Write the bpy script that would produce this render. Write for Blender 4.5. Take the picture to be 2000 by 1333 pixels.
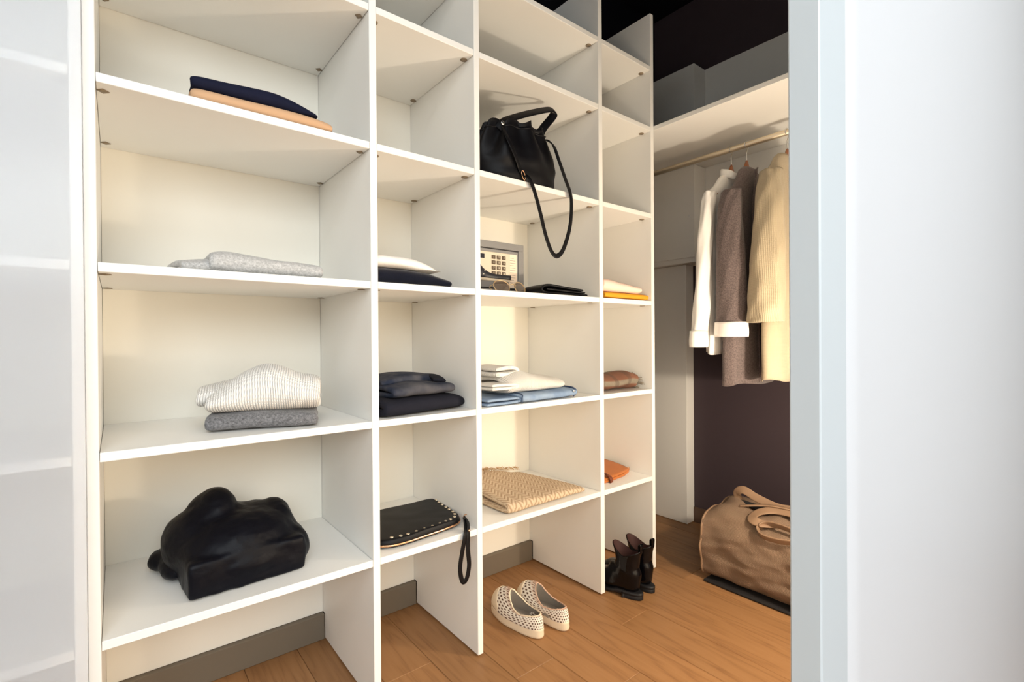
import bpy, bmesh, math, random
from math import sin, cos, pi, sqrt, exp
from mathutils import Vector, Matrix, noise

random.seed(7)
for o in list(bpy.data.objects):
    bpy.data.objects.remove(o, do_unlink=True)
S = bpy.context.scene
C = S.collection

# ------------------------------------------------------------------ camera, light, exposure
YAW, PITCH, ROLL = 0.6779, -0.0050, -0.0070
CAM = Vector((0.0286, -1.328, 1.0472))
F_PX = 961.1
_f = Vector((sin(YAW), cos(YAW), 0)); _r = Vector((cos(YAW), -sin(YAW), 0)); _u = Vector((0, 0, 1))
_f2 = _f*cos(PITCH) + _u*sin(PITCH); _u2 = _u*cos(PITCH) - _f*sin(PITCH)
_r3 = _r*cos(ROLL) + _u2*sin(ROLL); _u3 = _u2*cos(ROLL) - _r*sin(ROLL)
cd = bpy.data.cameras.new('camera'); cam = bpy.data.objects.new('camera', cd); C.objects.link(cam)
cd.sensor_fit = 'HORIZONTAL'; cd.sensor_width = 36.0; cd.lens = F_PX*36/2000; cd.clip_start = 0.02
m = Matrix.Identity(4)
for i in range(3):
    m[i][0] = _r3[i]; m[i][1] = _u3[i]; m[i][2] = -_f2[i]; m[i][3] = CAM[i]
cam.matrix_world = m
S.camera = cam

w = bpy.data.worlds.new('world'); S.world = w; w.use_nodes = True
w.node_tree.nodes['Background'].inputs[0].default_value = (0.80, 0.90, 1.0, 1)
w.node_tree.nodes['Background'].inputs[1].default_value = 0.3

def light(name, kind, loc, energy, color, rot=(0, 0, 0), **kw):
    d = bpy.data.lights.new(name, kind); d.energy = energy; d.color = color
    for k, v in kw.items(): setattr(d, k, v)
    o = bpy.data.objects.new(name, d); C.objects.link(o); o.location = loc; o.rotation_euler = rot
    return o
# warm lamp standing inside the closet, hidden from this view by the right sliding door
light('warm_lamp', 'POINT', (1.745, -1.0, 0.87), 37, (1.0, 0.84, 0.64), shadow_soft_size=0.032)
# added soft warm fill, imitating bounce off the lamp-lit white rear of that door
light('door_bounce_fill', 'AREA', (1.0, -1.1, 0.80), 13.5, (1.0, 0.80, 0.56), (pi/2, 0, 0), shape='RECTANGLE', size=1.1, size_y=1.5)
# daylight from the bedroom window behind and to the left of the camera
_wl = Vector((-0.6, -3.9, 2.2)); _wd = Vector((0.5, 0.0, 1.0))-_wl
light('window_daylight', 'AREA', _wl, 114, (0.86, 0.945, 1.0), _wd.to_track_quat('-Z', 'Y').to_euler(),
      shape='RECTANGLE', size=2.6, size_y=1.3)

# added overhead fill brightening the shelf tops; no ceiling lamp is known there
light('overhead_fill', 'AREA', (-0.1, -2.0, 2.92), 46, (0.88, 0.95, 1.0), (0.25, 0, 0), shape='RECTANGLE', size=1.8, size_y=1.0)

S.view_settings.view_transform = 'Standard'; S.view_settings.look = 'None'
S.view_settings.exposure = -0.24; S.view_settings.gamma = 1.0; S.view_settings.use_curve_mapping = False

# ------------------------------------------------------------------ materials
def lin(c):
    r = []
    for x in c[:3]:
        x /= 255.0
        r.append(x/12.92 if x <= 0.04045 else ((x+0.055)/1.055)**2.4)
    return (r[0], r[1], r[2], 1.0)

class NT:
    def __init__(s, name):
        s.m = bpy.data.materials.new(name); s.m.use_nodes = True
        s.t = s.m.node_tree; s.b = s.t.nodes['Principled BSDF']; s.out = s.t.nodes['Material Output']
    def n(s, kind, **kw):
        x = s.t.nodes.new(kind)
        for k, v in kw.items():
            if hasattr(x, k): setattr(x, k, v)
        return x
    def l(s, a, b): s.t.links.new(a, b)
    def math(s, op, a, b=None, c=None):
        x = s.n('ShaderNodeMath', operation=op)
        for i, v in enumerate((a, b, c)):
            if v is None: continue
            if isinstance(v, (int, float)): x.inputs[i].default_value = v
            else: s.l(v, x.inputs[i])
        return x.outputs[0]
    def mix(s, f, a, b):
        x = s.n('ShaderNodeMix', data_type='RGBA')
        for i, v in ((0, f), (6, a), (7, b)):
            if isinstance(v, (int, float)): x.inputs[i].default_value = v
            elif isinstance(v, tuple): x.inputs[i].default_value = v
            else: s.l(v, x.inputs[i])
        return x.outputs[2]
    def noise(s, scale, detail=3, vec=None, rough=0.5):
        x = s.n('ShaderNodeTexNoise'); x.inputs['Scale'].default_value = scale
        x.inputs['Detail'].default_value = detail; x.inputs['Roughness'].default_value = rough
        if vec is None: vec = s.n('ShaderNodeTexCoord').outputs['Object']
        s.l(vec, x.inputs['Vector']); return x.outputs[0]
    def mapped(s, scale, kind='Object'):
        tc = s.n('ShaderNodeTexCoord'); mp = s.n('ShaderNodeMapping'); mp.inputs['Scale'].default_value = scale
        s.l(tc.outputs[kind], mp.inputs['Vector']); return mp.outputs[0]
    def uv(s):
        tc = s.n('ShaderNodeTexCoord'); sp = s.n('ShaderNodeSeparateXYZ'); s.l(tc.outputs['UV'], sp.inputs[0])
        return sp.outputs[0], sp.outputs[1]
    def bump(s, h, strength, dist=0.001):
        x = s.n('ShaderNodeBump'); x.inputs['Strength'].default_value = strength; x.inputs['Distance'].default_value = dist
        s.l(h, x.inputs['Height']); s.l(x.outputs[0], s.b.inputs['Normal'])
    def ramp(s, f, *stops):
        x = s.n('ShaderNodeValToRGB'); e = x.color_ramp.elements
        while len(e) < len(stops): e.new(0.5)
        for i, (p, c) in enumerate(stops): e[i].position = p; e[i].color = c
        s.l(f, x.inputs[0]); return x.outputs[0]
    def setc(s, v):
        if isinstance(v, tuple): s.b.inputs['Base Color'].default_value = v
        else: s.l(v, s.b.inputs['Base Color'])

def scl(c, k): return tuple(max(0.0, min(1.0, x*k)) for x in c[:3]) + (1.0,)

def mat(name, col, rough=0.5, var=0.0, vscale=30, bump=0.0, bscale=300, metal=0.0, spec=0.5, sheen=0.0, coat=0.0, dist=0.001):
    s = NT(name); c = lin(col)
    s.b.inputs['Roughness'].default_value = rough; s.b.inputs['Metallic'].default_value = metal
    s.b.inputs['Specular IOR Level'].default_value = spec
    if sheen: s.b.inputs['Sheen Weight'].default_value = sheen
    if coat: s.b.inputs['Coat Weight'].default_value = coat
    if var: s.setc(s.mix(s.noise(vscale, 4, rough=0.65), scl(c, 1-var), scl(c, 1+var)))
    else: s.setc(c)
    if bump: s.bump(s.noise(bscale, 3), bump, dist)
    return s.m

def mat_knit(name, col, ru=180.0, rv=240.0, strength=0.8, mottled=0.1, rough=0.9, dark=0.75, dist=0.002):
    """knitted cloth: ribs across UV (metres)"""
    s = NT(name); c = lin(col); u, v = s.uv()
    a = s.math('ABSOLUTE', s.math('SINE', s.math('MULTIPLY', u, ru*pi)))
    off = s.math('MULTIPLY', s.math('ABSOLUTE', s.math('SUBTRACT', s.math('FRACT', s.math('MULTIPLY', u, ru)), 0.5)), 0.9)
    b = s.math('ABSOLUTE', s.math('SINE', s.math('MULTIPLY', s.math('ADD', s.math('MULTIPLY', v, rv), off), pi)))
    h = s.math('MULTIPLY', s.math('POWER', a, 0.6), s.math('ADD', s.math('MULTIPLY', b, 0.5), 0.5))
    n = s.noise(60, 4)
    col1 = s.mix(n, scl(c, 1-mottled), scl(c, 1+mottled))
    s.setc(s.mix(h, s.mix(1.0, scl(c, dark), scl(c, dark)), col1))
    s.b.inputs['Roughness'].default_value = rough; s.b.inputs['Specular IOR Level'].default_value = 0.2
    s.b.inputs['Sheen Weight'].default_value = 0.15
    s.bump(h, strength, dist)
    return s.m

def mat_wool(name, col, lo=0.6, hi=1.5, scale=260, rough=0.95):
    s = NT(name); c = lin(col)
    n = s.noise(scale, 3, rough=0.8)
    s.setc(s.ramp(n, (0.33, scl(c, lo)), (0.67, scl(c, hi))))
    s.b.inputs['Roughness'].default_value = rough; s.b.inputs['Specular IOR Level'].default_value = 0.15
    s.b.inputs['Sheen Weight'].default_value = 0.2
    s.bump(s.noise(scale*1.3, 4, rough=0.8), 0.5, 0.002)
    return s.m

def mat_herringbone(name, ca, cb):
    s = NT(name); u, v = s.uv()
    zig = s.math('ABSOLUTE', s.math('SUBTRACT', s.math('FRACT', s.math('MULTIPLY', u, 20.0)), 0.5))
    t = s.math('FRACT', s.math('ADD', s.math('MULTIPLY', v, 52.0), s.math('MULTIPLY', zig, 3.0)))
    h = s.math('ABSOLUTE', s.math('SUBTRACT', t, 0.5))
    n = s.noise(240, 3)
    f = s.math('ADD', s.math('MULTIPLY', h, 1.5), s.math('MULTIPLY', n, 0.35))
    s.setc(s.ramp(f, (0.2, lin(ca)), (0.75, lin(cb))))
    s.b.inputs['Roughness'].default_value = 0.95; s.b.inputs['Specular IOR Level'].default_value = 0.1
    s.bump(f, 0.7, 0.002)
    return s.m

def mat_plaid(name):
    s = NT(name); u, v = s.uv()
    a = s.math('FRACT', s.math('MULTIPLY', u, 8.6)); b = s.math('FRACT', s.math('MULTIPLY', v, 9.0))
    rust, grey, dark = lin((132, 86, 64)), lin((142, 132, 116)), lin((84, 68, 58))
    x = s.n('ShaderNodeValToRGB'); x.color_ramp.interpolation = 'LINEAR'
    e = x.color_ramp.elements
    stops = [(0.0, rust), (0.42, rust), (0.5, grey), (0.72, grey), (0.8, rust), (1.0, rust)]
    while len(e) < len(stops): e.new(0.5)
    for i, (p, c) in enumerate(stops): e[i].position = p; e[i].color = c
    s.l(a, x.inputs[0])
    line = s.math('LESS_THAN', s.math('ABSOLUTE', s.math('SUBTRACT', b, 0.5)), 0.13)
    col = s.mix(s.math('MULTIPLY', line, 0.45), x.outputs[0], dark)
    s.setc(s.mix(s.math('MULTIPLY', s.noise(300, 3), 0.5), col, dark))
    s.b.inputs['Roughness'].default_value = 0.95
    s.bump(s.noise(500, 2), 0.6, 0.002)
    return s.m

def mat_denim(name, col, fade=None, strength=0.5):
    s = NT(name); c = lin(col)
    tw = s.noise(1.0, 2, s.mapped((900, 900, 900)))
    big = s.noise(14, 3)
    base = s.mix(big, scl(c, 0.75), scl(c, 1.3)) if fade is None else s.ramp(big, (0.38, c), (0.68, lin(fade)))
    s.setc(s.mix(tw, scl(c, 0.55), base) if False else s.mix(s.math('MULTIPLY', tw, 0.35), base, scl(c, 1.5)))
    s.b.inputs['Roughness'].default_value = 0.9; s.b.inputs['Specular IOR Level'].default_value = 0.2
    s.bump(tw, strength, 0.001)
    return s.m

def mat_woven_shoe(name):
    s = NT(name); u, v = s.uv()
    row = s.math('FLOOR', v); uu = s.math('ADD', u, s.math('MULTIPLY', s.math('MODULO', row, 2.0), 0.5))
    a = s.math('SUBTRACT', s.math('FRACT', uu), 0.5); b = s.math('SUBTRACT', s.math('FRACT', v), 0.5)
    d = s.math('SQRT', s.math('ADD', s.math('MULTIPLY', a, a), s.math('MULTIPLY', b, b)))
    hole = s.math('LESS_THAN', d, 0.29)
    s.setc(s.mix(hole, s.mix(s.noise(120, 3), lin((236, 228, 214)), lin((248, 242, 232))), lin((104, 78, 62))))
    s.b.inputs['Roughness'].default_value = 0.85
    s.bump(s.math('MULTIPLY', s.math('SUBTRACT', 0.5, d), -1.0), 0.4, 0.003) if False else s.bump(d, 0.5, 0.004)
    return s.m

def mat_canvas(name, col):
    s = NT(name); c = lin(col); u, v = s.uv()
    a = s.math('SINE', s.math('MULTIPLY', s.math('ADD', u, v), 420*pi/2)); b = s.math('SINE', s.math('MULTIPLY', s.math('SUBTRACT', u, v), 420*pi/2))
    h = s.math('MULTIPLY', a, b)
    n = s.noise(9, 3)
    col1 = s.mix(n, scl(c, 0.9), scl(c, 1.12))
    s.setc(s.mix(s.math('ADD', s.math('MULTIPLY', h, 0.5), 0.5), scl(c, 0.72), col1))
    s.b.inputs['Roughness'].default_value = 0.85; s.b.inputs['Specular IOR Level'].default_value = 0.2
    s.bump(h, 0.5, 0.0015)
    return s.m

def mat_wood(name, ca, cb, cc):
    s = NT(name)
    tc = s.n('ShaderNodeTexCoord'); oi = s.n('ShaderNodeObjectInfo')
    mp = s.n('ShaderNodeMapping'); mp.inputs['Scale'].default_value = (6.5, 0.75, 1.0)
    sh = s.n('ShaderNodeVectorMath', operation='ADD'); cmb = s.n('ShaderNodeCombineXYZ')
    s.l(s.math('MULTIPLY', oi.outputs['Random'], 37.0), cmb.inputs[0]); s.l(s.math('MULTIPLY', oi.outputs['Random'], 91.0), cmb.inputs[1])
    s.l(tc.outputs['Object'], sh.inputs[0]); s.l(cmb.outputs[0], sh.inputs[1]); s.l(sh.outputs[0], mp.inputs['Vector'])
    n1 = s.noise(1.3, 3, mp.outputs[0]); 
    rings = s.math('FRACT', s.math('MULTIPLY', n1, 9.0))
    rings = s.math('ABSOLUTE', s.math('SUBTRACT', rings, 0.5))
    mp2 = s.n('ShaderNodeMapping'); mp2.inputs['Scale'].default_value = (90.0, 3.0, 1.0); s.l(sh.outputs[0], mp2.inputs['Vector'])
    fine = s.noise(1.5, 4, mp2.outputs[0], 0.7)
    f = s.math('ADD', s.math('MULTIPLY', rings, 0.62), s.math('MULTIPLY', fine, 0.5))
    col = s.ramp(f, (0.16, lin(cc)), (0.36, lin(ca)), (0.8, lin(cb)))
    tint = s.mix(oi.outputs['Random'], (0.84, 0.83, 0.82, 1), (1.08, 1.06, 1.04, 1))
    mm = s.n('ShaderNodeMix', data_type='RGBA', blend_type='MULTIPLY'); mm.inputs[0].default_value = 1.0
    s.l(col, mm.inputs[6]); s.l(tint, mm.inputs[7]); s.setc(mm.outputs[2])
    s.b.inputs['Roughness'].default_value = 0.48; s.b.inputs['Specular IOR Level'].default_value = 0.35
    s.bump(f, 0.12, 0.001)
    return s.m

def mat_frosted(name, see=0.35, rough=0.25, col=(236, 240, 244)):
    s = NT(name); s.t.nodes.remove(s.b)
    d = s.n('ShaderNodeBsdfDiffuse'); d.inputs[0].default_value = lin(col)
    t = s.n('ShaderNodeBsdfTranslucent'); t.inputs[0].default_value = lin(col)
    r = s.n('ShaderNodeBsdfRefraction'); r.inputs['Roughness'].default_value = rough; r.inputs['IOR'].default_value = 1.12
    r.inputs[0].default_value = (0.97, 0.985, 1, 1)
    g = s.n('ShaderNodeBsdfGlossy'); g.inputs['Roughness'].default_value = 0.3
    m1 = s.n('ShaderNodeMixShader'); m1.inputs[0].default_value = 0.3; s.l(d.outputs[0], m1.inputs[1]); s.l(t.outputs[0], m1.inputs[2])
    m2 = s.n('ShaderNodeMixShader'); m2.inputs[0].default_value = see; s.l(m1.outputs[0], m2.inputs[1]); s.l(r.outputs[0], m2.inputs[2])
    m3 = s.n('ShaderNodeMixShader'); m3.inputs[0].default_value = 0.03; s.l(m2.outputs[0], m3.inputs[1]); s.l(g.outputs[0], m3.inputs[2])
    s.l(m3.outputs[0], s.out.inputs[0])
    return s.m

M = {}
M['white'] = mat('white_melamine', (243, 242, 238), 0.42, 0.012, 6, 0.05, 700, spec=0.35)
M['back'] = mat('white_backboard', (242, 238, 227), 0.5, 0.012, 5, 0.04, 600, spec=0.3)
M['paint'] = mat('white_paint', (241, 240, 236), 0.6, 0.01, 4, 0.05, 350, spec=0.3)
M['alu'] = mat('white_lacquer', (232, 233, 232), 0.35, 0.008, 5, spec=0.5)
M['plum'] = mat('dark_plum_paint', (66, 55, 60), 0.7, 0.04, 5, 0.06, 300, spec=0.25)
M['black_paint'] = mat('midnight_paint', (10, 11, 19), 0.8, 0.05, 3, 0.05, 200, spec=0.2)
M['skirting'] = mat('taupe_skirting', (114, 104, 90), 0.5, 0.03, 10, spec=0.4)
M['skirting2'] = mat('brown_skirting', (86, 66, 54), 0.5, 0.03, 10, spec=0.4)
M['clip'] = mat('clip_plastic', (138, 122, 100), 0.45, 0.1, 60, spec=0.4)
M['floor'] = mat_wood('oak_plank', (158, 116, 76), (168, 126, 86), (138, 98, 64))
M['gap'] = mat('plank_gap', (84, 58, 40), 0.9)
M['rod'] = mat('rod_metal', (214, 200, 176), 0.32, 0.03, 30, metal=0.7)
M['chrome'] = mat('chrome', (205, 205, 205), 0.2, metal=1.0)
M['gold'] = mat('rose_gold', (226, 178, 140), 0.25, metal=1.0)
M['stud'] = mat('pale_gold_stud', (240, 226, 205), 0.25, metal=1.0)
M['hanger'] = mat('cherry_wood', (150, 92, 58), 0.4, 0.2, 25, spec=0.5)
M['stile'] = mat('door_stile_lacquer', (206, 213, 217), 0.45, 0.006, 5, spec=0.4)
M['panel'] = mat('door_panel_lacquer', (222, 223, 226), 0.5, 0.006, 5, spec=0.4)
M['frost_l'] = mat_frosted('frosted_glass', 0.62, 0.11, (246, 248, 252))

# ------------------------------------------------------------------ object helpers
def empty(name, loc, label=None, cat=None, group=None, kind=None):
    o = bpy.data.objects.new(name, None); C.objects.link(o); o.location = loc; o.empty_display_size = 0.05
    return tag(o, label, cat, group, kind)
def tag(o, label=None, cat=None, group=None, kind=None):
    if label: o['label'] = label
    if cat: o['category'] = cat
    if group: o['group'] = group
    if kind: o['kind'] = kind
    return o
def link(name, me, material, parent=None, loc=None):
    o = bpy.data.objects.new(name, me); C.objects.link(o)
    if material: me.materials.append(material)
    if parent is not None:
        o.parent = parent
        if loc is None:
            # geometry is given in world space: cancel the parents' offset
            off = Vector((0, 0, 0)); p = parent
            while p: off += p.location; p = p.parent
            o.location = -off
        else: o.location = loc
    elif loc is not None: o.location = loc
    return o
def smooth(me):
    for p in me.polygons: p.use_smooth = True
def box(name, x0, x1, y0, y1, z0, z1, material, parent=None, bev=0.0012):
    c = Vector(((x0+x1)/2, (y0+y1)/2, (z0+z1)/2))
    bm = bmesh.new(); bmesh.ops.create_cube(bm, size=1.0)
    for v in bm.verts: v.co = Vector((v.co.x*(x1-x0), v.co.y*(y1-y0), v.co.z*(z1-z0)))
    if bev: bmesh.ops.bevel(bm, geom=bm.edges[:], offset=bev, segments=1, affect='EDGES')
    me = bpy.data.meshes.new(name); bm.to_mesh(me); bm.free()
    loc = c.copy(); p = parent
    while p: loc -= p.location; p = p.parent
    o = bpy.data.objects.new(name, me); C.objects.link(o); me.materials.append(material)
    if parent: o.parent = parent
    o.location = loc
    return o
def catmull(pts, n, closed=False):
    P = [Vector(p) for p in pts]; out = []
    N = len(P); segs = N if closed else N-1
    for i in range(segs):
        if closed: a, b, c, d = P[i-1], P[i], P[(i+1) % N], P[(i+2) % N]
        else: a, b, c, d = P[max(i-1, 0)], P[i], P[i+1], P[min(i+2, N-1)]
        for k in range(n):
            t = k/n
            out.append(0.5*((2*b)+(c-a)*t+(2*a-5*b+4*c-d)*t*t+(3*b-a-3*c+d)*t**3))
    if not closed: out.append(P[-1].copy())
    return out
def nz(p, f, seed=0.0): return noise.noise(Vector((p[0]*f+seed, p[1]*f+seed*1.7, p[2]*f-seed)))
def surf(name, fn, nu, nv, material, parent=None, cu=False, cv=False, uvs=(1, 1), caps=False, solid=0.0, sm=True, sub=0):
    """parametric surface fn(u,v) in world space"""
    U = nu if cu else nu+1; V = nv if cv else nv+1
    vs = []
    for i in range(U):
        for j in range(V): vs.append(tuple(fn(i/nu, j/nv)))
    fs = []; fuv = []
    for i in range(nu):
        for j in range(nv):
            a = i*V+j; b = ((i+1) % U)*V+j; c = ((i+1) % U)*V+(j+1) % V; d = i*V+(j+1) % V
            fs.append((a, b, c, d)); fuv.append(((i/nu, j/nv), ((i+1)/nu, j/nv), ((i+1)/nu, (j+1)/nv), (i/nu, (j+1)/nv)))
    if caps and cu:
        for j in (0, V-1):
            ring = [i*V+j for i in range(U)]
            if j == 0: ring = ring[::-1]
            fs.append(tuple(ring)); fuv.append(tuple((0.5, 0.5) for _ in ring))
    me = bpy.data.meshes.new(name); me.from_pydata(vs, [], fs)
    uvl = me.uv_layers.new(name='UVMap'); k = 0
    for q in fuv:
        for (a, b) in q: uvl.data[k].uv = (a*uvs[0], b*uvs[1]); k += 1
    if sm: smooth(me)
    bm = bmesh.new(); bm.from_mesh(me); bmesh.ops.recalc_face_normals(bm, faces=bm.faces[:]); bm.to_mesh(me); bm.free()
    o = link(name, me, material, parent)
    if solid:
        md = o.modifiers.new('solid', 'SOLIDIFY'); md.thickness = solid; md.offset = 0
    if sub:
        md = o.modifiers.new('sub', 'SUBSURF'); md.levels = sub; md.render_levels = sub
    return o
def frames(P, up=None, closed=False):
    N = len(P); T = []
    for i in range(N):
        a = P[(i-1) % N] if closed else P[max(i-1, 0)]; b = P[(i+1) % N] if closed else P[min(i+1, N-1)]
        T.append((b-a).normalized())
    out = []; n = None
    for i in range(N):
        if up is not None:
            h = up[i] if isinstance(up, list) else Vector(up)
            s = T[i].cross(h)
            if s.length < 1e-5: s = T[i].orthogonal()
            s.normalize(); n2 = s.cross(T[i]).normalized()
        else:
            if n is None: n = T[i].orthogonal().normalized()
            n = (n - T[i]*n.dot(T[i])).normalized(); n2 = n; s = T[i].cross(n2)
        out.append((T[i], s, n2))
    return out
def sweep(name, pts, wx, wy, material, parent=None, up=None, closed=False, nseg=10, round_=2.0, caps=True, uvs=None, taper=None):
    """tube with elliptical / flat section: wx half-width along the side vector, wy half-thickness along normal"""
    P = [Vector(p) for p in pts]; FR = frames(P, up, closed); N = len(P)
    L = sum((P[i+1]-P[i]).length for i in range(N-1))
    def fn(u, v):
        i = int(round(v*(N if closed else N-1))) % N
        t, s, n = FR[i]; a = 2*pi*u
        ca, sa = cos(a), sin(a)
        x = abs(ca)**(2/round_)*(1 if ca >= 0 else -1); y = abs(sa)**(2/round_)*(1 if sa >= 0 else -1)
        k = taper(v) if taper else 1.0
        return P[i] + s*(x*wx*k) + n*(y*wy*k)
    return surf(name, fn, nseg, N if closed else N-1, material, parent, cu=True, cv=closed, caps=caps and not closed,
                uvs=uvs or (2*(wx+wy)*2, L))
def lathe(name, prof, centre, material, parent=None, n=20, axis='z', caps=True):
    c = Vector(centre)
    def fn(u, v):
        r, h = prof[int(round(v*(len(prof)-1)))]; a = 2*pi*u
        if axis == 'z': return c + Vector((r*cos(a), r*sin(a), h))
        if axis == 'y': return c + Vector((r*cos(a), h, r*sin(a)))
        return c + Vector((h, r*cos(a), r*sin(a)))
    return surf(name, fn, n, len(prof)-1, material, parent, cu=True, caps=caps)

def fold(name, path, t, width, org, rot, material, parent=None, along='x', nw=26, amp=0.003, freq=14, shape=None, seed=1.0, endamp=0.004, n=6, ends=0.6, uvo=(0, 0)):
    """a thick cloth folded along a 2-D path (s, z), extruded across; shape(x,y,z)->(x,y,z) deforms it in local space"""
    P = catmull([(a, 0, b) for a, b in path], n)
    N = len(P); out = []
    nr = []
    for i in range(N):
        T = (P[min(i+1, N-1)]-P[max(i-1, 0)]).normalized(); nr.append(Vector((-T.z, 0, T.x)))
    L = [0.0]
    for i in range(N-1): L.append(L[-1]+(P[i+1]-P[i]).length)
    prof = []; pu = []
    for i in range(N): prof.append(P[i]+nr[i]*t/2); pu.append(L[i])
    endc = P[-1]+(P[-1]-P[-2]).normalized()*t*0.45; prof.append(endc); pu.append(L[-1]+t/2)
    for i in range(N-1, -1, -1): prof.append(P[i]-nr[i]*t/2); pu.append(L[-1]+t+(L[-1]-L[i]))
    stc = P[0]-(P[1]-P[0]).normalized()*t*0.45; prof.append(stc); pu.append(pu[-1]+t/2)
    K = len(prof)
    cen = [P[i] for i in range(N)]+[P[-1]]+[P[i] for i in range(N-1, -1, -1)]+[P[0]]
    o3 = Vector(org); R = Matrix.Rotation(rot, 3, 'Z')
    vs = []; fs = []; fu = []
    for j in range(nw+1):
        q = j/nw; x = (q-0.5)*width
        e = min(q, 1-q)*nw
        k = 1.0 if e >= 1.5 else (ends if e < 0.5 else 0.93)
        for i in range(K):
            p = cen[i]+(prof[i]-cen[i])*k
            a, b, z = (x, p.x, p.z) if along == 'x' else (p.x, x, p.z)
            if e < 0.5:
                d = endamp*noise.noise(Vector((p.x*22+seed, p.z*30, q*9+seed)))
                if along == 'x': a += d
                else: b += d
            if shape: a, b, z = shape(a, b, z)
            nn = noise.noise_vector(Vector((a*freq+seed, b*freq+seed*2, z*freq*1.6)))
            a += nn.x*amp; b += nn.y*amp; z = max(0.0005, z + nn.z*amp*min(1.0, z/0.008))
            vs.append(tuple(R @ Vector((a, b, z)) + o3))
    for j in range(nw):
        for i in range(K):
            i2 = (i+1) % K
            fs.append((j*K+i, (j+1)*K+i, (j+1)*K+i2, j*K+i2))
            ua, ub = pu[i], (pu[i2] if i2 else pu[-1]+t/2); va, vb = j/nw*width, (j+1)/nw*width
            fu.append(((va, ua), (vb, ua), (vb, ub), (va, ub)))
    for j in (0, nw):
        pair = [(i, 2*N-i) for i in range(N)]
        for i in range(N-1):
            a, b = pair[i]; c, d = pair[i+1]
            f = (j*K+a, j*K+c, j*K+d, j*K+b)
            fs.append(f if j == 0 else f[::-1]); fu.append(tuple((pu[a], 0.01*k) for k in range(4)))
        f = (j*K+N-1, j*K+N, j*K+N+1); fs.append(f); fu.append(((0, 0),)*3)
        f = (j*K+0, j*K+2*N, j*K+K-1); fs.append(f); fu.append(((0, 0),)*3)
    me = bpy.data.meshes.new(name); me.from_pydata(vs, [], fs)
    uvl = me.uv_layers.new(name='UVMap'); k = 0
    for q in fu:
        for (a, b) in q: uvl.data[k].uv = (a+uvo[0], b+uvo[1]); k += 1
    smooth(me)
    bm = bmesh.new(); bm.from_mesh(me); bmesh.ops.recalc_face_normals(bm, faces=bm.faces[:]); bm.to_mesh(me); bm.free()
    ob = link(name, me, material, parent)
    md = ob.modifiers.new('sub', 'SUBSURF'); md.levels = 1; md.render_levels = 1
    return ob

def slab(name, fn_out, hfn, org, rot, material, parent=None, nr=22, nt=72, edge=0.02, amp=0.002, freq=15, seed=0.0, uvs=1.0, under=0.0, zmin=0.0005, sub=1):
    """closed rounded mound: outline fn_out(theta)->(x,y), height hfn(x,y); polar grid, rounded rim of radius edge"""
    o3 = Vector(org); R = Matrix.Rotation(rot, 3, 'Z'); vs = []; fs = []; uv = []
    rows = []
    # rim profile: from the bottom centre out, around the bulge, back to the top centre
    prof = [(0.55, 0.0), (1.0-0.06, 0.0)] + [(1.0+0.0*k, k/6.0) for k in range(1, 6)] + [(1.0-0.03, 1.0)] + [(1.0-0.03-0.97*(k/nr), 1.0) for k in range(1, nr)]
    for (r, h) in prof:
        row = []
        for i in range(nt):
            th = 2*pi*i/nt; ox, oy = fn_out(th)
            rr = r
            if 0 < h < 1.0: rr = 1.0-0.05*(abs(h-0.5)*2)**2.2
            x, y = ox*rr, oy*rr
            z = hfn(x, y)*h
            nn = noise.noise_vector(Vector((x*freq+seed, y*freq-seed, z*freq)))
            if h > 0: x += nn.x*amp; y += nn.y*amp
            if h > 0: z = max(zmin, z + nn.z*amp)
            vs.append(tuple(R @ Vector((x, y, z)) + o3)); uv.append((x*uvs, (y+z)*uvs)); row.append(len(vs)-1)
        rows.append(row)
    for a in range(len(rows)-1):
        for i in range(nt):
            j = (i+1) % nt; fs.append((rows[a][i], rows[a][j], rows[a+1][j], rows[a+1][i]))
    fs.append(tuple(rows[0][::-1])); fs.append(tuple(rows[-1]))
    me = bpy.data.meshes.new(name); me.from_pydata(vs, [], fs)
    uvl = me.uv_layers.new(name='UVMap')
    for lp in me.loops: uvl.data[lp.index].uv = uv[lp.vertex_index]
    smooth(me)
    bm = bmesh.new(); bm.from_mesh(me); bmesh.ops.recalc_face_normals(bm, faces=bm.faces[:]); bm.to_mesh(me); bm.free()
    ob = link(name, me, material, parent)
    if sub:
        md = ob.modifiers.new('sub', 'SUBSURF'); md.levels = sub; md.render_levels = sub
    return ob
def rrect(w, d, p=5.0):
    def f(th):
        c, s = cos(th), sin(th); k = (abs(c)**p+abs(s)**p)**(-1/p)
        return (w/2*c*k, d/2*s*k)
    return f
def poly_out(pts):
    """polar outline of a polygon around its own origin"""
    P = [Vector((a, b)) for a, b in pts]
    def f(th):
        d = Vector((cos(th), sin(th))); best = None
        for i in range(len(P)):
            a, b = P[i], P[(i+1) % len(P)]; e = b-a
            det = d.x*(-e.y)+e.x*d.y
            if abs(det) < 1e-9: continue
            t = (a.x*(-e.y)+e.x*a.y)/det; k = (d.x*a.y-d.y*a.x)/det
            if t > 0 and -1e-6 <= k <= 1+1e-6 and (best is None or t > best): best = t
        return (d.x*best, d.y*best)
    return f
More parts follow.
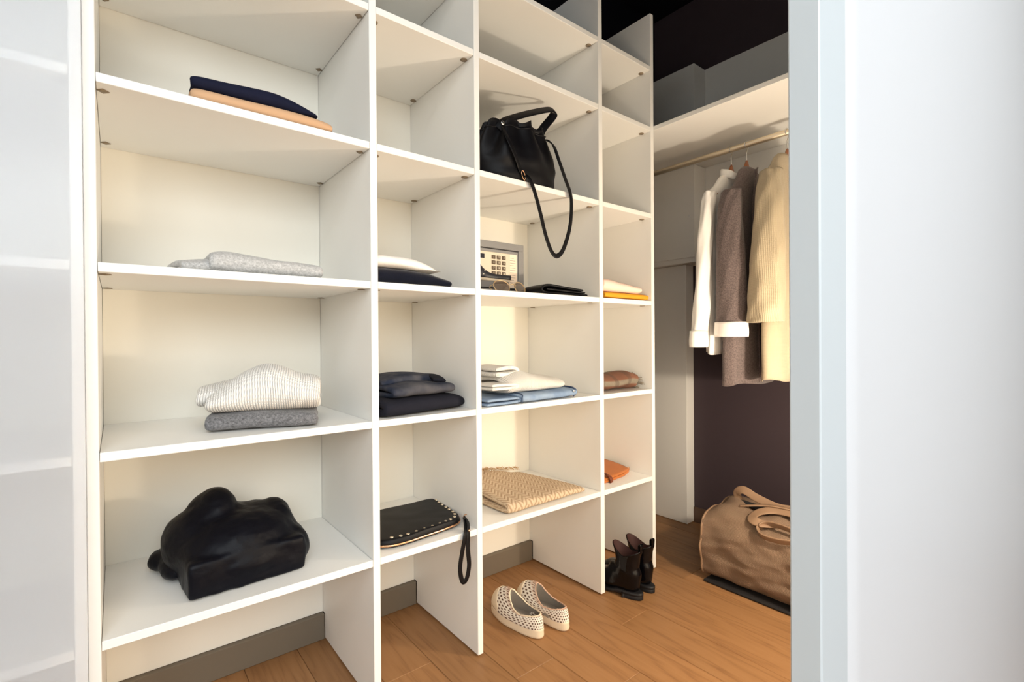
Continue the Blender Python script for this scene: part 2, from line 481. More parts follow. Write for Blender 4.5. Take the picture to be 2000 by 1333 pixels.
def blob(name, parts, voxel, material, parent=None, disp=None, smooth_it=3):
    """several ellipsoids / boxes fused into one skin by voxel remesh; parts: (centre, half-axes, rotz, roty[, 'b'])"""
    bm = bmesh.new()
    for p in parts:
        c, h, rz, ry = p[:4]
        if len(p) > 4:
            r = bmesh.ops.create_cube(bm, size=2.0)
        else:
            r = bmesh.ops.create_icosphere(bm, subdivisions=3, radius=1.0)
        mt = Matrix.Translation(c) @ Matrix.Rotation(rz, 4, 'Z') @ Matrix.Rotation(ry, 4, 'Y') @ Matrix.Diagonal((h[0], h[1], h[2], 1))
        bmesh.ops.transform(bm, matrix=mt, verts=r['verts'])
    me = bpy.data.meshes.new(name); bm.to_mesh(me); bm.free()
    o = link(name, me, material, parent)
    md = o.modifiers.new('remesh', 'REMESH'); md.mode = 'VOXEL'; md.voxel_size = voxel; md.use_smooth_shade = True
    if smooth_it:
        s = o.modifiers.new('smooth', 'SMOOTH'); s.factor = 0.5; s.iterations = smooth_it
    for i, (scale, strength) in enumerate(disp or []):
        tx = bpy.data.textures.new(name+'_wrinkle', 'CLOUDS'); tx.noise_scale = scale; tx.noise_depth = 2
        dm = o.modifiers.new('disp%d' % i, 'DISPLACE'); dm.texture = tx; dm.strength = strength; dm.mid_level = 0.5; dm.texture_coords = 'LOCAL'
    return o

# ------------------------------------------------------------------ room
D = 0.45                       # shelf depth; back wall plane
XR = 2.585                     # right wall
DOORY = -1.158
HC = 2.95
WL = -0.72
def struct(o): o['kind'] = 'structure'; return o
# floor: planks run front to back
fl = struct(box('floor', -2.3, 3.4, -4.2, 0.6, -0.05, -0.004, M['gap'], bev=0))
PW = 0.16
k = 0
meshes = {}
for i in range(-20, 17):
    x0 = 0.818+i*PW
    if x0 < -2.0 or x0 > 3.2: continue
    y = -4.2 + random.random()*0.9 - 0.9
    if i == 4: ys = [-4.2, -3.3, -1.75, -0.18, 0.5]
    else:
        ys = [-4.2]; y = -4.2+0.4+random.random()*1.0
        while y < 0.4: ys.append(y); y += 1.15+random.random()*0.5
        ys.append(0.5)
    for a, b in zip(ys[:-1], ys[1:]):
        if b-a < 0.02: continue
        if b < -1.6 and (x0 > 1.5 or x0 < -1.2): continue
        box('plank', x0+0.0006, x0+PW-0.0006, a+0.0006, b-0.0006, -0.02, 0.0+random.uniform(-0.0003, 0.0), M['floor'], fl, bev=0.0012)
wall = struct(box('wall_back', WL, XR+0.1, D, D+0.1, 0, HC, M['black_paint'], bev=0))
struct(box('wall_left', WL-0.1, WL, -0.06, D+0.1, 0, HC, M['paint'], bev=0))
wr = struct(box('wall_right', XR, XR+0.1, DOORY-0.1, D, 0, HC, M['plum'], bev=0))
struct(box('ceiling', WL-0.1, XR+0.1, DOORY-0.1, D+0.1, HC, HC+0.1, M['black_paint'], bev=0))
struct(box('trim_1', XR-0.013, XR, DOORY, D, 1.452, 2.523, M['paint'], bev=0.001))
struct(box('baseboard_right', XR-0.012, XR, DOORY, 0.2, 0, 0.085, M['skirting2']))
# bedroom shell behind the camera
struct(box('wall_bedroom_left', -2.3, -2.2, -4.2, -0.06, 0, HC, M['paint'], bev=0))
struct(box('wall_bedroom_right', 3.3, 3.4, -4.2, DOORY, 0, HC, M['paint'], bev=0))
struct(box('wall_front', -2.3, 3.4, -4.3, -4.2, 0, HC, M['paint'], bev=0))
struct(box('ceiling', -2.3, 3.4, -4.2, DOORY-0.1, HC, HC+0.1, M['paint'], bev=0))
struct(box('ceiling', -2.3, WL-0.1, DOORY-0.1, 0.04, HC, HC+0.1, M['paint'], bev=0))
struct(box('wall_left_return', -2.3, WL-0.1, -0.06, 0.04, 0, HC, M['paint'], bev=0))
struct(box('trim_2', 0.521, 3.3, DOORY-0.06, DOORY+0.04, 2.62, HC, M['paint'], bev=0))
# baseboard under the shelves, one per bay
# right sliding door: white stile + frosted pane
dr = struct(box('door_1', 0.521, 0.587, DOORY, DOORY+0.027, 0.005, 2.6, M['stile'], bev=0.0014))
def dpane(u, v):
    t = min(1, u/0.012); e = 0.007*(0.5-0.5*cos(pi*t))
    return (0.587+2.65*u, DOORY-e+0.007, 0.005+2.595*v)
surf('door_panel', dpane, 320, 2, M['panel'], dr)
box('back_panel', 0.587, 3.24, DOORY+0.012, DOORY+0.027, 0.005, 2.6, M['panel'], dr, bev=0.001)
struct(box('wall_partition', 3.242, 3.4, DOORY-0.06, DOORY+0.04, 0, 2.62, M['paint'], bev=0))

# ------------------------------------------------------------------ main shelving unit
ZS = {'S0': 1.9929, 'S1': 1.6044, 'S2': 1.2117, 'S3': 0.8159, 'S4': 0.4233}
ZT = 2.2647; ZP = 2.5018; TH = 0.0199
POST = [(-0.0205, 0.0), (0.59, 0.6109), (0.9466, 0.9675), (1.5549, 1.5777), (1.905, 1.9266)]
su = empty('shelving_unit', (0.95, 0.2, 0), 'tall white open shelving unit, four bays wide, full of folded clothes', 'shelving')
for i, (a, b) in enumerate(POST):
    # notched at the back foot so it stands over the skirting board
    bm = bmesh.new()
    prof = [(0, 0.006), (D-0.0275, 0.006), (D-0.0275, 0.0895), (D-0.001, 0.0895), (D-0.001, ZP), (0, ZP)]
    v0 = [bm.verts.new((a, y, z)) for y, z in prof]; v1 = [bm.verts.new((b, y, z)) for y, z in prof]
    bm.faces.new(v0); bm.faces.new(v1[::-1])
    for k in range(6): bm.faces.new((v0[k], v1[k], v1[(k+1) % 6], v0[(k+1) % 6]))
    bmesh.ops.recalc_face_normals(bm, faces=bm.faces[:])
    bmesh.ops.bevel(bm, geom=bm.edges[:], offset=0.0012, segments=1, affect='EDGES')
    me = bpy.data.meshes.new('divider'); bm.to_mesh(me); bm.free()
    link('divider', me, M['white'], su)
for i in range(4):
    x0, x1 = POST[i][1], POST[i+1][0]
    zs = list(ZS.values())+[ZT]
    for z in zs:
        g = 0.0008
        sh = box('shelf', x0+g, x1-g, 0.0005, D-0.008, z-TH, z, M['white'], su)
        for cx in (x0+0.012, x1-0.012):
            for cy in (0.042, D-0.053):
                if cy > 0.1 and abs(cx-x1+0.012) > 0.001 and i > 0: continue
                r = 0.011
                lathe('shelf_clip', [(r*0.2, -0.0022), (r, -0.002), (r, 0.0)], (cx, cy, z-TH), M['clip'], sh, n=4 if i == 0 else 14)
    box('back_panel', x0+0.0006, x1-0.0006, D-0.007, D-0.001, 0.0895, ZT, M['back'], su, bev=0.0005)
    struct(box('baseboard_back', x0, x1, D-0.0255, D-0.001, 0.0, 0.0885, M['skirting'], bev=0.002))
# left neighbour unit, seen through the frosted sliding panel
sl = empty('shelving_unit', (-0.36, 0.2, 0), 'white empty shelving bay behind the frosted glass panel at the left edge', 'shelving')
box('divider', -0.0415, -0.0222, 0, D-0.001, 0.003, ZP, M['white'], sl)
box('divider', -0.70, -0.681, 0, D-0.001, 0.003, ZP, M['white'], sl)
for z in list(ZS.values())+[ZT]:
    sh = box('shelf', -0.680, -0.0423, 0.0005, D-0.008, z-TH, z, M['white'], sl)
    for cy in (0.042, D-0.053):
        lathe('shelf_clip', [(0.002, -0.0022), (0.011, -0.002), (0.011, 0)], (-0.054, cy, z-TH), M['clip'], sh, n=4)
box('back_panel', -0.68, -0.0423, D-0.007, D-0.001, 0.01, ZT, M['back'], sl)
fp = empty('sliding_glass_panel', (-0.34, -0.04, 0), 'frosted glass sliding panel covering the shelves at the left edge', 'glass panel')
box('glass_pane', -0.685, -0.0195, -0.042, -0.034, 0.02, 2.5, M['frost_l'], fp, bev=0.0008)
box('bottom_track', -0.69, -0.0195, -0.05, -0.026, 0.0, 0.02, M['alu'], fp)

# ------------------------------------------------------------------ hanging corner
hs = empty('hanging_shelf', (2.25, -0.3, 1.983), 'long white shelf above the clothes rail on the right wall', 'shelf')
box('board', 1.929, XR-0.0135, DOORY+0.005, D-0.002, 1.983, 2.003, M['white'], hs)
rl = empty('clothes_rail', (2.25, -0.3, 1.913), 'pale metal clothes rail with hangers under the long shelf', 'rail')
sweep('rail_tube', [(2.25, DOORY+0.05, 1.913), (2.25, 0.1, 1.913), (2.25, 0.44, 1.913)], 0.0128, 0.0128, M['rod'], rl, nseg=18)
for y in (0.40, -0.95):
    box('rail_bracket', 2.244, 2.256, y-0.008, y+0.008, 1.925, 1.983, M['chrome'], rl, bev=0.001)
cb = empty('wall_cupboard', (2.51, 0.28, 1.452), 'shallow white cupboard hung on the right wall under the long shelf', 'cupboard')
box('body', 2.463, XR-0.014, 0.118, D-0.002, 1.454, 1.980, M['paint'], cb)
dd = box('door', 2.458, 2.463, 0.118, D-0.004, 1.481, 1.955, M['paint'], cb)
box('pull_notch', 2.4565, 2.4582, 0.145, 0.158, 1.70, 1.712, M['alu'], dd, bev=0.0004)
lb = empty('boxed_column', (2.55, 0.32, 0), 'tall white boxed column standing in the corner below the wall cupboard', 'column')
box('front_panel', 2.507, 2.522, 0.2, D-0.002, 0.002, 1.452, M['paint'], lb)
box('end_panel', 2.522, XR-0.001, 0.202, 0.217, 0.002, 1.452, M['paint'], lb)
tb = empty('top_box', (2.52, 0.28, 2.004), 'white boxed duct standing on the long shelf in the corner', 'box')
box('body', 2.463, XR-0.0135, 0.118, D-0.002, 2.004, 2.524, M['paint'], tb, bev=0.002)

# ------------------------------------------------------------------ hangers and hanging clothes
def hanger(y, label):
    h = empty('coat_hanger', (2.25, y, 1.913), label, 'hanger', 'wooden hangers on the rail')
    pts = []
    for k in range(15):
        a = pi*1.28 - k/14*pi*1.36
        pts.append((2.25+0.0165*cos(a), y, 1.9135+0.0165*sin(a)))
    pts += [(2.259, y, 1.893), (2.2535, y, 1.884), (2.249, y, 1.876), (2.25, y, 1.866), (2.25, y, 1.83)]
    sweep('hook', catmull(pts, 3), 0.0018, 0.0018, M['chrome'], h, up=(0, 1, 0), nseg=8)
    def fn(u, v):
        s = (v-0.5)*2; x = s*0.195; z = 1.806-0.165*abs(s)**0.85
        a = 2*pi*u; hh = 0.030*exp(-(s/0.16)**2)+0.010; tt = 0.010*(1-abs(s)*0.3)
        return (2.25+x, y+tt*cos(a), z+hh*sin(a))
    surf('shoulder_bar', fn, 14, 28, M['hanger'], h, cu=True, caps=True)
    return h
YH = [-0.193, -0.264, -0.436]
hanger(YH[0], 'wooden hanger carrying the white shirt')
hanger(YH[1], 'wooden hanger carrying the grey wool coat')
hanger(YH[2], 'wooden hanger carrying the cream knitted cardigan')

def garment(root, y, sh_z, sh_w, hem_z, hem_w, dep, material, nfold=7, famp=0.006, neck_w=0.05, neck_z=1.79, seed=0.0, uvs=(1.0, 1.0)):
    """torso hung flat on a hanger: rings from the neck over the shoulders down to the hem"""
    rows = [(neck_z, neck_w, 0.018), (neck_z-0.02, neck_w+0.03, 0.022), (sh_z+0.03, sh_w*0.72, 0.026), (sh_z, sh_w, 0.024)]
    for k in range(1, 17):
        t = k/16; z = sh_z-0.02+(hem_z-sh_z+0.02)*t
        rows.append((z, sh_w*0.94+(hem_w-sh_w*0.94)*t**0.8, 0.026+(dep-0.026)*min(1, t*1.6)))
    def fn(u, v):
        i = v*(len(rows)-1); a = int(i); b = min(a+1, len(rows)-1); f = i-a
        z, hw, hd = [rows[a][q]+(rows[b][q]-rows[a][q])*f for q in range(3)]
        th = 2*pi*u; c, s = cos(th), sin(th)
        x = hw*abs(c)**0.75*(1 if c > 0 else -1); yy = hd*abs(s)**0.8*(1 if s > 0 else -1)
        k = max(0, (sh_z-z)/(sh_z-hem_z))
        fl = famp*k*sin(nfold*th+seed+1.3*sin(3*z+seed))
        yy += fl*abs(s)+0.004*nz((x, yy, z), 9, seed)*k
        x += fl*0.8*c
        zz = z + (0.006*sin(3*th+seed) if v > 0.98 else 0)
        return (2.25+x, y+yy, zz)
    return surf('body', fn, 72, 40, material, root, cu=True, uvs=uvs, caps=False, solid=0.003)
def sleeve(root, pts, ax, by, material, seed=0.0, name='sleeve', uvs=(0.4, 0.65), famp=0.004, r0=0.75):
    P = catmull(pts, 8); N = len(P)
    def fn(u, v):
        i = min(N-1, int(round(v*(N-1)))); p = P[i]; th = 2*pi*u
        k = r0+(1-r0)*min(1, v*1.7)
        wr = famp*sin(5*th+8*v+seed)*sin(17*v+2*sin(th+seed))
        n3 = 0.005*nz((p.x, v*0.6, th*0.1), 12, seed)
        return (p.x+(ax*k+wr)*cos(th)+n3, p.y+(by*k+wr)*sin(th)+n3, p.z)
    return surf(name, fn, 40, N-1, material, root, cu=True, uvs=uvs, solid=0.002)
def mirror_pts(pts): return [(4.5-a, b, c) for a, b, c in pts]

M['shirt'] = mat('white_cotton', (244, 242, 238), 0.8, 0.02, 20, 0.25, 90, spec=0.2, dist=0.004)
M['coat'] = mat_wool('grey_brown_wool', (104, 92, 90), 0.62, 1.5, 190)
M['cuffw'] = mat('white_lining', (250, 243, 238), 0.7, 0.02, 30, 0.2, 200, spec=0.2)
M['cream'] = mat_knit('cream_knit', (192, 176, 148), 150, 170, 0.7, 0.06, 0.9, 0.84)
M['brownlin'] = mat('rust_lining', (150, 92, 48), 0.6, 0.15, 30, spec=0.3)

t = empty('shirt', (2.25, YH[0], 1.78), 'white long-sleeved shirt on the hanger nearest the corner', 'shirt')
garment(t, YH[0]+0.012, 1.69, 0.178, 0.975, 0.185, 0.032, M['shirt'], 6, 0.008, seed=0.4)
sp = [(2.082, YH[0]+0.008, 1.688), (2.060, YH[0]+0.010, 1.60), (2.038, YH[0]+0.012, 1.42), (2.022, YH[0]+0.012, 1.22), (1.993, YH[0]+0.013, 1.05), (1.985, YH[0]+0.012, 1.02)]
sleeve(t, sp, 0.045, 0.030, M['shirt'], 1.0)
sleeve(t, mirror_pts(sp), 0.045, 0.030, M['shirt'], 2.0)
def ringcuff(root, p, ax, by, z0, z1, material, flare=1.06, name='cuff', tilt=0.0):
    def fn(u, v):
        th = 2*pi*u; k = 1+(flare-1)*sin(pi*min(1, v*1.2+0.1))
        return (p[0]+ax*k*cos(th), p[1]+by*k*sin(th), z0+(z1-z0)*v+tilt*sin(th)*by/0.07)
    return surf(name, fn, 40, 6, material, root, cu=True, solid=0.004)
ringcuff(t, (1.986, YH[0]+0.012), 0.046, 0.031, 1.005, 1.075, M['shirt'], 1.08)
sweep('collar', catmull([(2.205, YH[0]-0.02, 1.785), (2.25, YH[0]-0.032, 1.772), (2.295, YH[0]-0.02, 1.785), (2.30, YH[0]+0.02, 1.80), (2.25, YH[0]+0.035, 1.806), (2.20, YH[0]+0.02, 1.80)], 5, True), 0.004, 0.018, M['shirt'], t, up=(0, 0, 1), closed=True)

t = empty('coat', (2.25, YH[1], 1.78), 'grey-brown wool coat with a white turned-back cuff', 'coat')
garment(t, YH[1]-0.01, 1.67, 0.185, 0.842, 0.20, 0.045, M['coat'], 5, 0.008, seed=2.1, neck_z=1.80)
sp = [(2.078, YH[1]-0.016, 1.672), (2.062, YH[1]-0.018, 1.58), (2.058, YH[1]-0.022, 1.40), (2.052, YH[1]-0.028, 1.20), (2.046, YH[1]-0.030, 1.07)]
sleeve(t, sp, 0.05, 0.062, M['coat'], 3.0, r0=0.62)
sleeve(t, mirror_pts(sp), 0.05, 0.050, M['coat'], 4.0, r0=0.62)
ringcuff(t, (2.046, YH[1]-0.030), 0.053, 0.066, 1.048, 1.110, M['cuffw'], 1.03)
for (a, b) in ((2.235, 2.215),):
    surf('lapel', lambda u, v: (2.25-0.012-0.05*sin(pi*v)*u-0.01*v, YH[1]-0.052-0.004*u, 1.795-0.42*v), 6, 18, M['coat'], t, solid=0.004)
sweep('front_edge', catmull([(2.24, YH[1]-0.045, 1.79), (2.235, YH[1]-0.058, 1.5), (2.225, YH[1]-0.062, 1.1), (2.222, YH[1]-0.064, 0.85)], 6), 0.0035, 0.006, M['coat'], t, up=(0, 1, 0))

t = empty('cardigan', (2.25, YH[2], 1.79), 'cream waffle-knit cardigan hanging beside the sliding door', 'cardigan')
garment(t, YH[2]+0.012, 1.72, 0.165, 0.868, 0.178, 0.048, M['cream'], 5, 0.008, seed=4.0, neck_z=1.815)
sp = [(2.108, YH[2]+0.004, 1.725), (2.082, YH[2]+0.000, 1.62), (2.062, YH[2]-0.002, 1.42), (2.046, YH[2]-0.002, 1.22), (2.034, YH[2]-0.002, 1.105)]
sleeve(t, sp, 0.055, 0.066, M['cream'], 5.0, r0=0.6)
sleeve(t, mirror_pts(sp), 0.05, 0.06, M['cream'], 6.0, r0=0.6)
surf('open_front', lambda u, v: (2.235+0.03*u, YH[2]-0.044-0.003*sin(9*v+4*u), 1.76-0.84*v), 6, 24, M['brownlin'], t, solid=0.003)

# ------------------------------------------------------------------ duffel bag on the floor
M['canvas'] = mat_canvas('tan_canvas', (140, 116, 96))
M['tan'] = mat('tan_leather', (142, 114, 90), 0.55, 0.08, 30, 0.2, 250, spec=0.35)
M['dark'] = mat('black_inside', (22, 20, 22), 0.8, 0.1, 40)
t = empty('duffel_bag', (2.16, -0.5, 0), 'large tan woven duffel bag on the floor below the hanging clothes', 'bag')
BX0, BX1, BY0, BY1 = 1.985, 2.36, -0.185, -0.86
def bagz(s, y):   # ridge height along the bag
    return 0.300+0.018*cos((y+0.27)*9)-0.03*max(0, (-y-0.45))
def bagfn(u, v):
    # v along Y, u around the section (bottom front -> front -> top -> back)
    y = BY0+(BY1-BY0)*v
    a = 2*pi*u-pi/2; c, s = cos(a), sin(a); p = 4.2
    k = (abs(c)**p+abs(s)**p)**(-1/p); x, z = -c*k, s*k
    H = bagz(0, y)
    X = (BX0+BX1)/2+x*(BX1-BX0)/2*(1-0.10*max(0, z)**1.5)
    Z = H/2+z*H/2*0.985+0.004
    e = min(v, 1-v)
    if z > 0.2: Z -= 0.018*(z-0.2)*exp(-(e/0.04)**2)
    # sagging folds on the front and top
    w = max(0, z+0.35)
    fold_ = 0.016*w*sin(26*(y)+9*z+1.0)*(0.4+0.6*nz((x, y, z), 4, 3.0))
    fold2 = 0.012*nz((x*0.6, y*2.2, z*0.8), 5.5, 8.0)+0.006*nz((x, y, z), 14, 1.0)
    top = 0.020*sin(31*(y+0.19)-3*x)*max(0, z)**2*(0.5+0.5*cos(5*x))
    X += (fold_+fold2)*(1 if x > 0 else -1)*abs(x); Z += (fold2*0.6 - top)*max(0, z)
    if Z < 0.008: Z = 0.008
    return (X, y, Z)
surf('body', bagfn, 90, 70, M['canvas'], t, cu=True, uvs=(1.3, 0.68))
for yy, vv in ((BY0, 0.0), (BY1, 1.0)):
    ring = [Vector(bagfn(i/90, vv)) for i in range(90)]
    cen = sum(ring, Vector())/90
    sgn = 1 if vv == 0 else -1
    def endfn(u, v, ring=ring, cen=cen, sgn=sgn):
        p = ring[int(round(u*90)) % 90]; q = cen+(p-cen)*(1-v)
        return (q.x, q.y+sgn*(0.018*sin(pi*0.5*v)+0.004*nz((q.x, q.z, 1), 18, 2)), q.z)
    surf('end_panel', endfn, 90, 10, M['canvas'], t, cu=True, uvs=(1.3, 0.2))
    sweep('piping', ring[::2], 0.0045, 0.0045, M['tan'], t, closed=True, nseg=8, up=(0, 1, 0))
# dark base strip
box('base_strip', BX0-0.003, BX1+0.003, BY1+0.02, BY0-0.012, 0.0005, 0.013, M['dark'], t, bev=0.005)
# zip opening and the handles
surf('zip_opening', lambda u, v: (2.165+0.045*(u-0.5)*sin(pi*v)*2, -0.24-0.52*v, bagz(0, -0.24-0.52*v)+0.012*(1-abs(u-0.5)*2)), 8, 26, M['dark'], t, solid=0.004)
def strap(name, pts, wd, parent, material, up, n=8, th=0.0035):
    return sweep(name, catmull(pts, n), wd, th, material, parent, up=up, nseg=14, round_=4)
strap('handle', [(2.19, -0.275, 0.30), (2.165, -0.255, 0.352), (2.16, -0.285, 0.378), (2.165, -0.34, 0.356), (2.17, -0.42, 0.335), (2.17, -0.50, 0.335), (2.16, -0.60, 0.30)], 0.017, t, M['tan'], (-0.93, 0, 0.3))
strap('handle', [(2.06, -0.46, 0.30), (2.02, -0.42, 0.305), (2.03, -0.385, 0.312), (2.09, -0.39, 0.325), (2.13, -0.44, 0.335), (2.13, -0.52, 0.335), (2.09, -0.60, 0.315)], 0.019, t, M['tan'], (0, 0.05, 1.0) if False else (-0.6, 0.1, 0.8))
strap('handle_loop', [(1.998, -0.56, 0.275), (1.985, -0.50, 0.268), (1.985, -0.445, 0.27), (2.005, -0.42, 0.285), (2.03, -0.44, 0.305), (2.03, -0.50, 0.31), (2.02, -0.56, 0.305)], 0.016, t, M['tan'], (-0.3, 0.1, 0.95) if False else (0.75, -0.2, 0.6))
strap('handle', [(2.10, -0.30, 0.325), (2.12, -0.36, 0.338), (2.14, -0.42, 0.346), (2.15, -0.50, 0.345), (2.15, -0.58, 0.33)], 0.012, t, M['tan'], (0.1, 0, 1))

# ------------------------------------------------------------------ column 1: things on the shelves
M['tanc'] = mat('tan_cotton', (204, 164, 128), 0.85, 0.05, 18, 0.2, 300, spec=0.2)
M['navy'] = mat('navy_cotton', (18, 22, 44), 0.85, 0.15, 30, 0.3, 350, spec=0.2)
z1 = ZS['S1']
def sh_tan(x, y, z):
    return (x, y, z*(1.0-0.30*max(0, x/0.17)**3))
U2 = lambda d, h: [(d, 0.25*h), (0.35*d, 0.25*h), (0.05*d, 0.25*h), (-0.004, 0.5*h), (0.05*d, 0.75*h), (0.35*d, 0.75*h), (d, 0.75*h)]
t = empty('folded_trousers', (0.33, 0.15, z1), 'tan folded trousers lying on the highest laden shelf, first bay', 'trousers')
fold('cloth', U2(0.25, 0.040), 0.0195, 0.325, (0.3305, 0.03, z1), -0.05, M['tanc'], t, seed=1.2, amp=0.0015, shape=sh_tan)
t = empty('folded_shirt', (0.31, 0.15, z1+0.041), 'navy folded shirt lying on the tan trousers', 'shirt')
fold('cloth', U2(0.235, 0.034), 0.0165, 0.285, (0.3135, 0.038, z1+0.0385), -0.05, M['navy'], t, seed=3.3, amp=0.002,
     shape=lambda x, y, z: (x, y, z*(0.95+0.28*exp(-((x-0.03)/0.09)**2))*(1-0.55*max(0, (x-0.02)/0.13)**2)-0.0065*max(0, x/0.14)**2))

M['lgrey'] = mat_wool('light_grey_wool', (190, 188, 186), 0.72, 1.28, 170)
M['dgrey'] = mat_wool('charcoal_wool', (108, 108, 111), 0.55, 1.65, 170)
z2 = ZS['S2']
t = empty('grey_sweater', (0.32, 0.2, z2), 'light grey wool sweater folded alone on a shelf of the first bay', 'sweater')
fold('cloth', [(0.25, 0.011), (0.06, 0.012), (0.004, 0.024), (0.06, 0.036), (0.25, 0.037)], 0.022, 0.275, (0.345, 0.07, z2), -0.03, M['lgrey'], t, seed=5.0, amp=0.004,
     shape=lambda x, y, z: (x, y, z*(1.12+0.26*exp(-((x+0.085)/0.06)**2)-0.16*max(0, x/0.14)**2)), ends=0.75)
fold('sleeve', [(0.20, 0.010), (0.05, 0.011), (0.006, 0.018), (0.05, 0.026), (0.18, 0.024)], 0.015, 0.085, (0.192, 0.082, z2), 0.1, M['lgrey'], t, seed=6.0, amp=0.004,
     shape=lambda x, y, z: (x, y, z*(1.15+4*x)), ends=0.6)

z3 = ZS['S3']
t = empty('charcoal_sweater', (0.33, 0.2, z3), 'charcoal wool sweater folded under the chunky white knit', 'sweater')
fold('cloth', [(0.25, 0.011), (0.05, 0.011), (0.006, 0.022), (0.05, 0.033), (0.25, 0.034)], 0.021, 0.262, (0.322, 0.060, z3), -0.30, M['dgrey'], t, seed=7.0, amp=0.004, ends=0.75,
     shape=lambda x, y, z: (x, y, z*(0.97+0.16*exp(-(x/0.09)**2)-0.12*max(0, x/0.13)**2)))
M['chunky'] = mat_knit('chunky_white_knit', (249, 247, 243), 170, 150, 1.0, 0.02, 0.9, 0.80, 0.003)
t = empty('white_sweater', (0.34, 0.2, z3+0.045), 'chunky white knitted sweater heaped on the charcoal sweater', 'sweater')
def sh_white(x, y, z):
    k = 0.66+0.58*exp(-((x-0.0)/0.095)**2)+0.10*exp(-((x-0.12)/0.03)**2)-0.22*max(0, (-x-0.06)/0.08)
    return (x, y+0.02*z*4, z*k)
fold('cloth', [(0.22, 0.018), (0.05, 0.018), (0.004, 0.045), (0.03, 0.072), (0.10, 0.082), (0.20, 0.068)], 0.036, 0.270, (0.326, 0.056, z3+0.0445), -0.30, M['chunky'], t, seed=9.0, amp=0.006, freq=11, shape=sh_white, ends=0.7, nw=32)
fold('sleeve', [(0.16, 0.030), (0.04, 0.032), (0.008, 0.046), (0.05, 0.062), (0.15, 0.06)], 0.026, 0.12, (0.240, 0.112, z3+0.045), -0.2, M['chunky'], t, seed=10.0, amp=0.005, ends=0.6,
     shape=lambda x, y, z: (x, y, z*(1.0+2.2*x)))

# black padded jacket
M['nylon'] = mat('black_nylon', (9, 10, 19), 0.5, 0.15, 25, 0.6, 38, spec=0.28, dist=0.006)
z4 = ZS['S4']
def mat_nylon():
    s = NT('padded_nylon'); s.setc(lin((5, 6, 15)))
    s.b.inputs['Roughness'].default_value = 0.45; s.b.inputs['Specular IOR Level'].default_value = 0.15
    wv = s.n('ShaderNodeTexWave'); wv.inputs['Scale'].default_value = 2.6; wv.inputs['Distortion'].default_value = 7.0
    wv.inputs['Detail'].default_value = 3.0; wv.inputs['Detail Scale'].default_value = 1.6
    s.l(s.mapped((0.7, 1.6, 2.6)), wv.inputs['Vector'])
    h = s.math('ADD', wv.outputs[1], s.math('MULTIPLY', s.noise(26, 4, rough=0.6), 0.9))
    s.bump(h, 0.28, 0.008)
    return s.m
M['nylon'] = mat_nylon()
t = empty('padded_jacket', (0.29, 0.2, z4), 'bulky black padded jacket bundled on the low shelf of the first bay', 'jacket')
JR = 0.07
def J(x, y, z): return Vector((x, y, z4+z))
blob('shell', [
    (J(0.295, 0.160, 0.055), (0.152, 0.108, 0.055), JR, 0.0),
    (J(0.286, 0.146, 0.047), (0.136, 0.084, 0.0455), JR, 0.0, 'b'),
    (J(0.284, 0.172, 0.082), (0.146, 0.108, 0.084), JR, 0.0),
    (J(0.290, 0.130, 0.062), (0.130, 0.070, 0.058), JR, 0.0),
    (J(0.217, 0.240, 0.128), (0.060, 0.088, 0.097), 0.2, 0.50),
    (J(0.180, 0.225, 0.088), (0.066, 0.100, 0.084), 0.2, 0.1),
    (J(0.255, 0.235, 0.110), (0.085, 0.095, 0.070), 0.1, 0.25),
    (J(0.330, 0.230, 0.108), (0.090, 0.092, 0.056), JR, 0.06),
    (J(0.385, 0.236, 0.105), (0.048, 0.088, 0.056), JR, 0.0),
    (J(0.392, 0.225, 0.075), (0.048, 0.085, 0.070), JR, 0.0),
    (J(0.420, 0.172, 0.050), (0.036, 0.094, 0.050), JR, 0.0),
], 0.0058, M['nylon'], t, disp=[(0.10, 0.010), (0.028, 0.0035)], smooth_it=14)
blob('sleeve', [(J(0.126, 0.318, 0.028), (0.036, 0.050, 0.028), -0.3, 0.0), (J(0.146, 0.255, 0.030), (0.038, 0.080, 0.030), 0.0, 0.0)], 0.006, M['nylon'], t, disp=[(0.04, 0.006)], smooth_it=6)
for kk, pp in enumerate(([(0.150, 0.160, 0.075), (0.156, 0.115, 0.060), (0.165, 0.075, 0.040), (0.172, 0.062, 0.012)], [(0.175, 0.108, 0.094), (0.24, 0.100, 0.100), (0.32, 0.104, 0.098), (0.40, 0.118, 0.092)])):
    pass
sweep('hem_seam', catmull([(0.165, 0.0585, z4+0.030), (0.24, 0.061, z4+0.029), (0.33, 0.067, z4+0.027), (0.415, 0.075, z4+0.026)], 8), 0.0025, 0.0025, M['nylon'], t, nseg=6)

# ------------------------------------------------------------------ column 2
M['whitec'] = mat('white_jersey', (246, 240, 234), 0.85, 0.02, 25, 0.3, 120, spec=0.2, dist=0.003)
t = empty('folded_blouse', (0.8, 0.2, z1), 'thin white folded blouse with black piping, second bay', 'blouse')
fold('cloth', [(0.22, 0.009), (0.06, 0.009), (0.004, 0.015), (0.06, 0.022), (0.22, 0.022)], 0.012, 0.225, (0.795, 0.10, z1), 0, M['whitec'], t, seed=12, amp=0.0022,
     shape=lambda x, y, z: (x, y, z*(1.45-0.9*max(0, (x+0.02)/0.12)**1.3)))
sweep('piping', catmull([(0.700, 0.13, z1+0.024), (0.71, 0.24, z1+0.036), (0.76, 0.27, z1+0.041), (0.83, 0.28, z1+0.0395), (0.88, 0.26, z1+0.031), (0.897, 0.25, z1+0.022)], 8), 0.004, 0.003, M['navy'], t, up=(0, 0, 1))

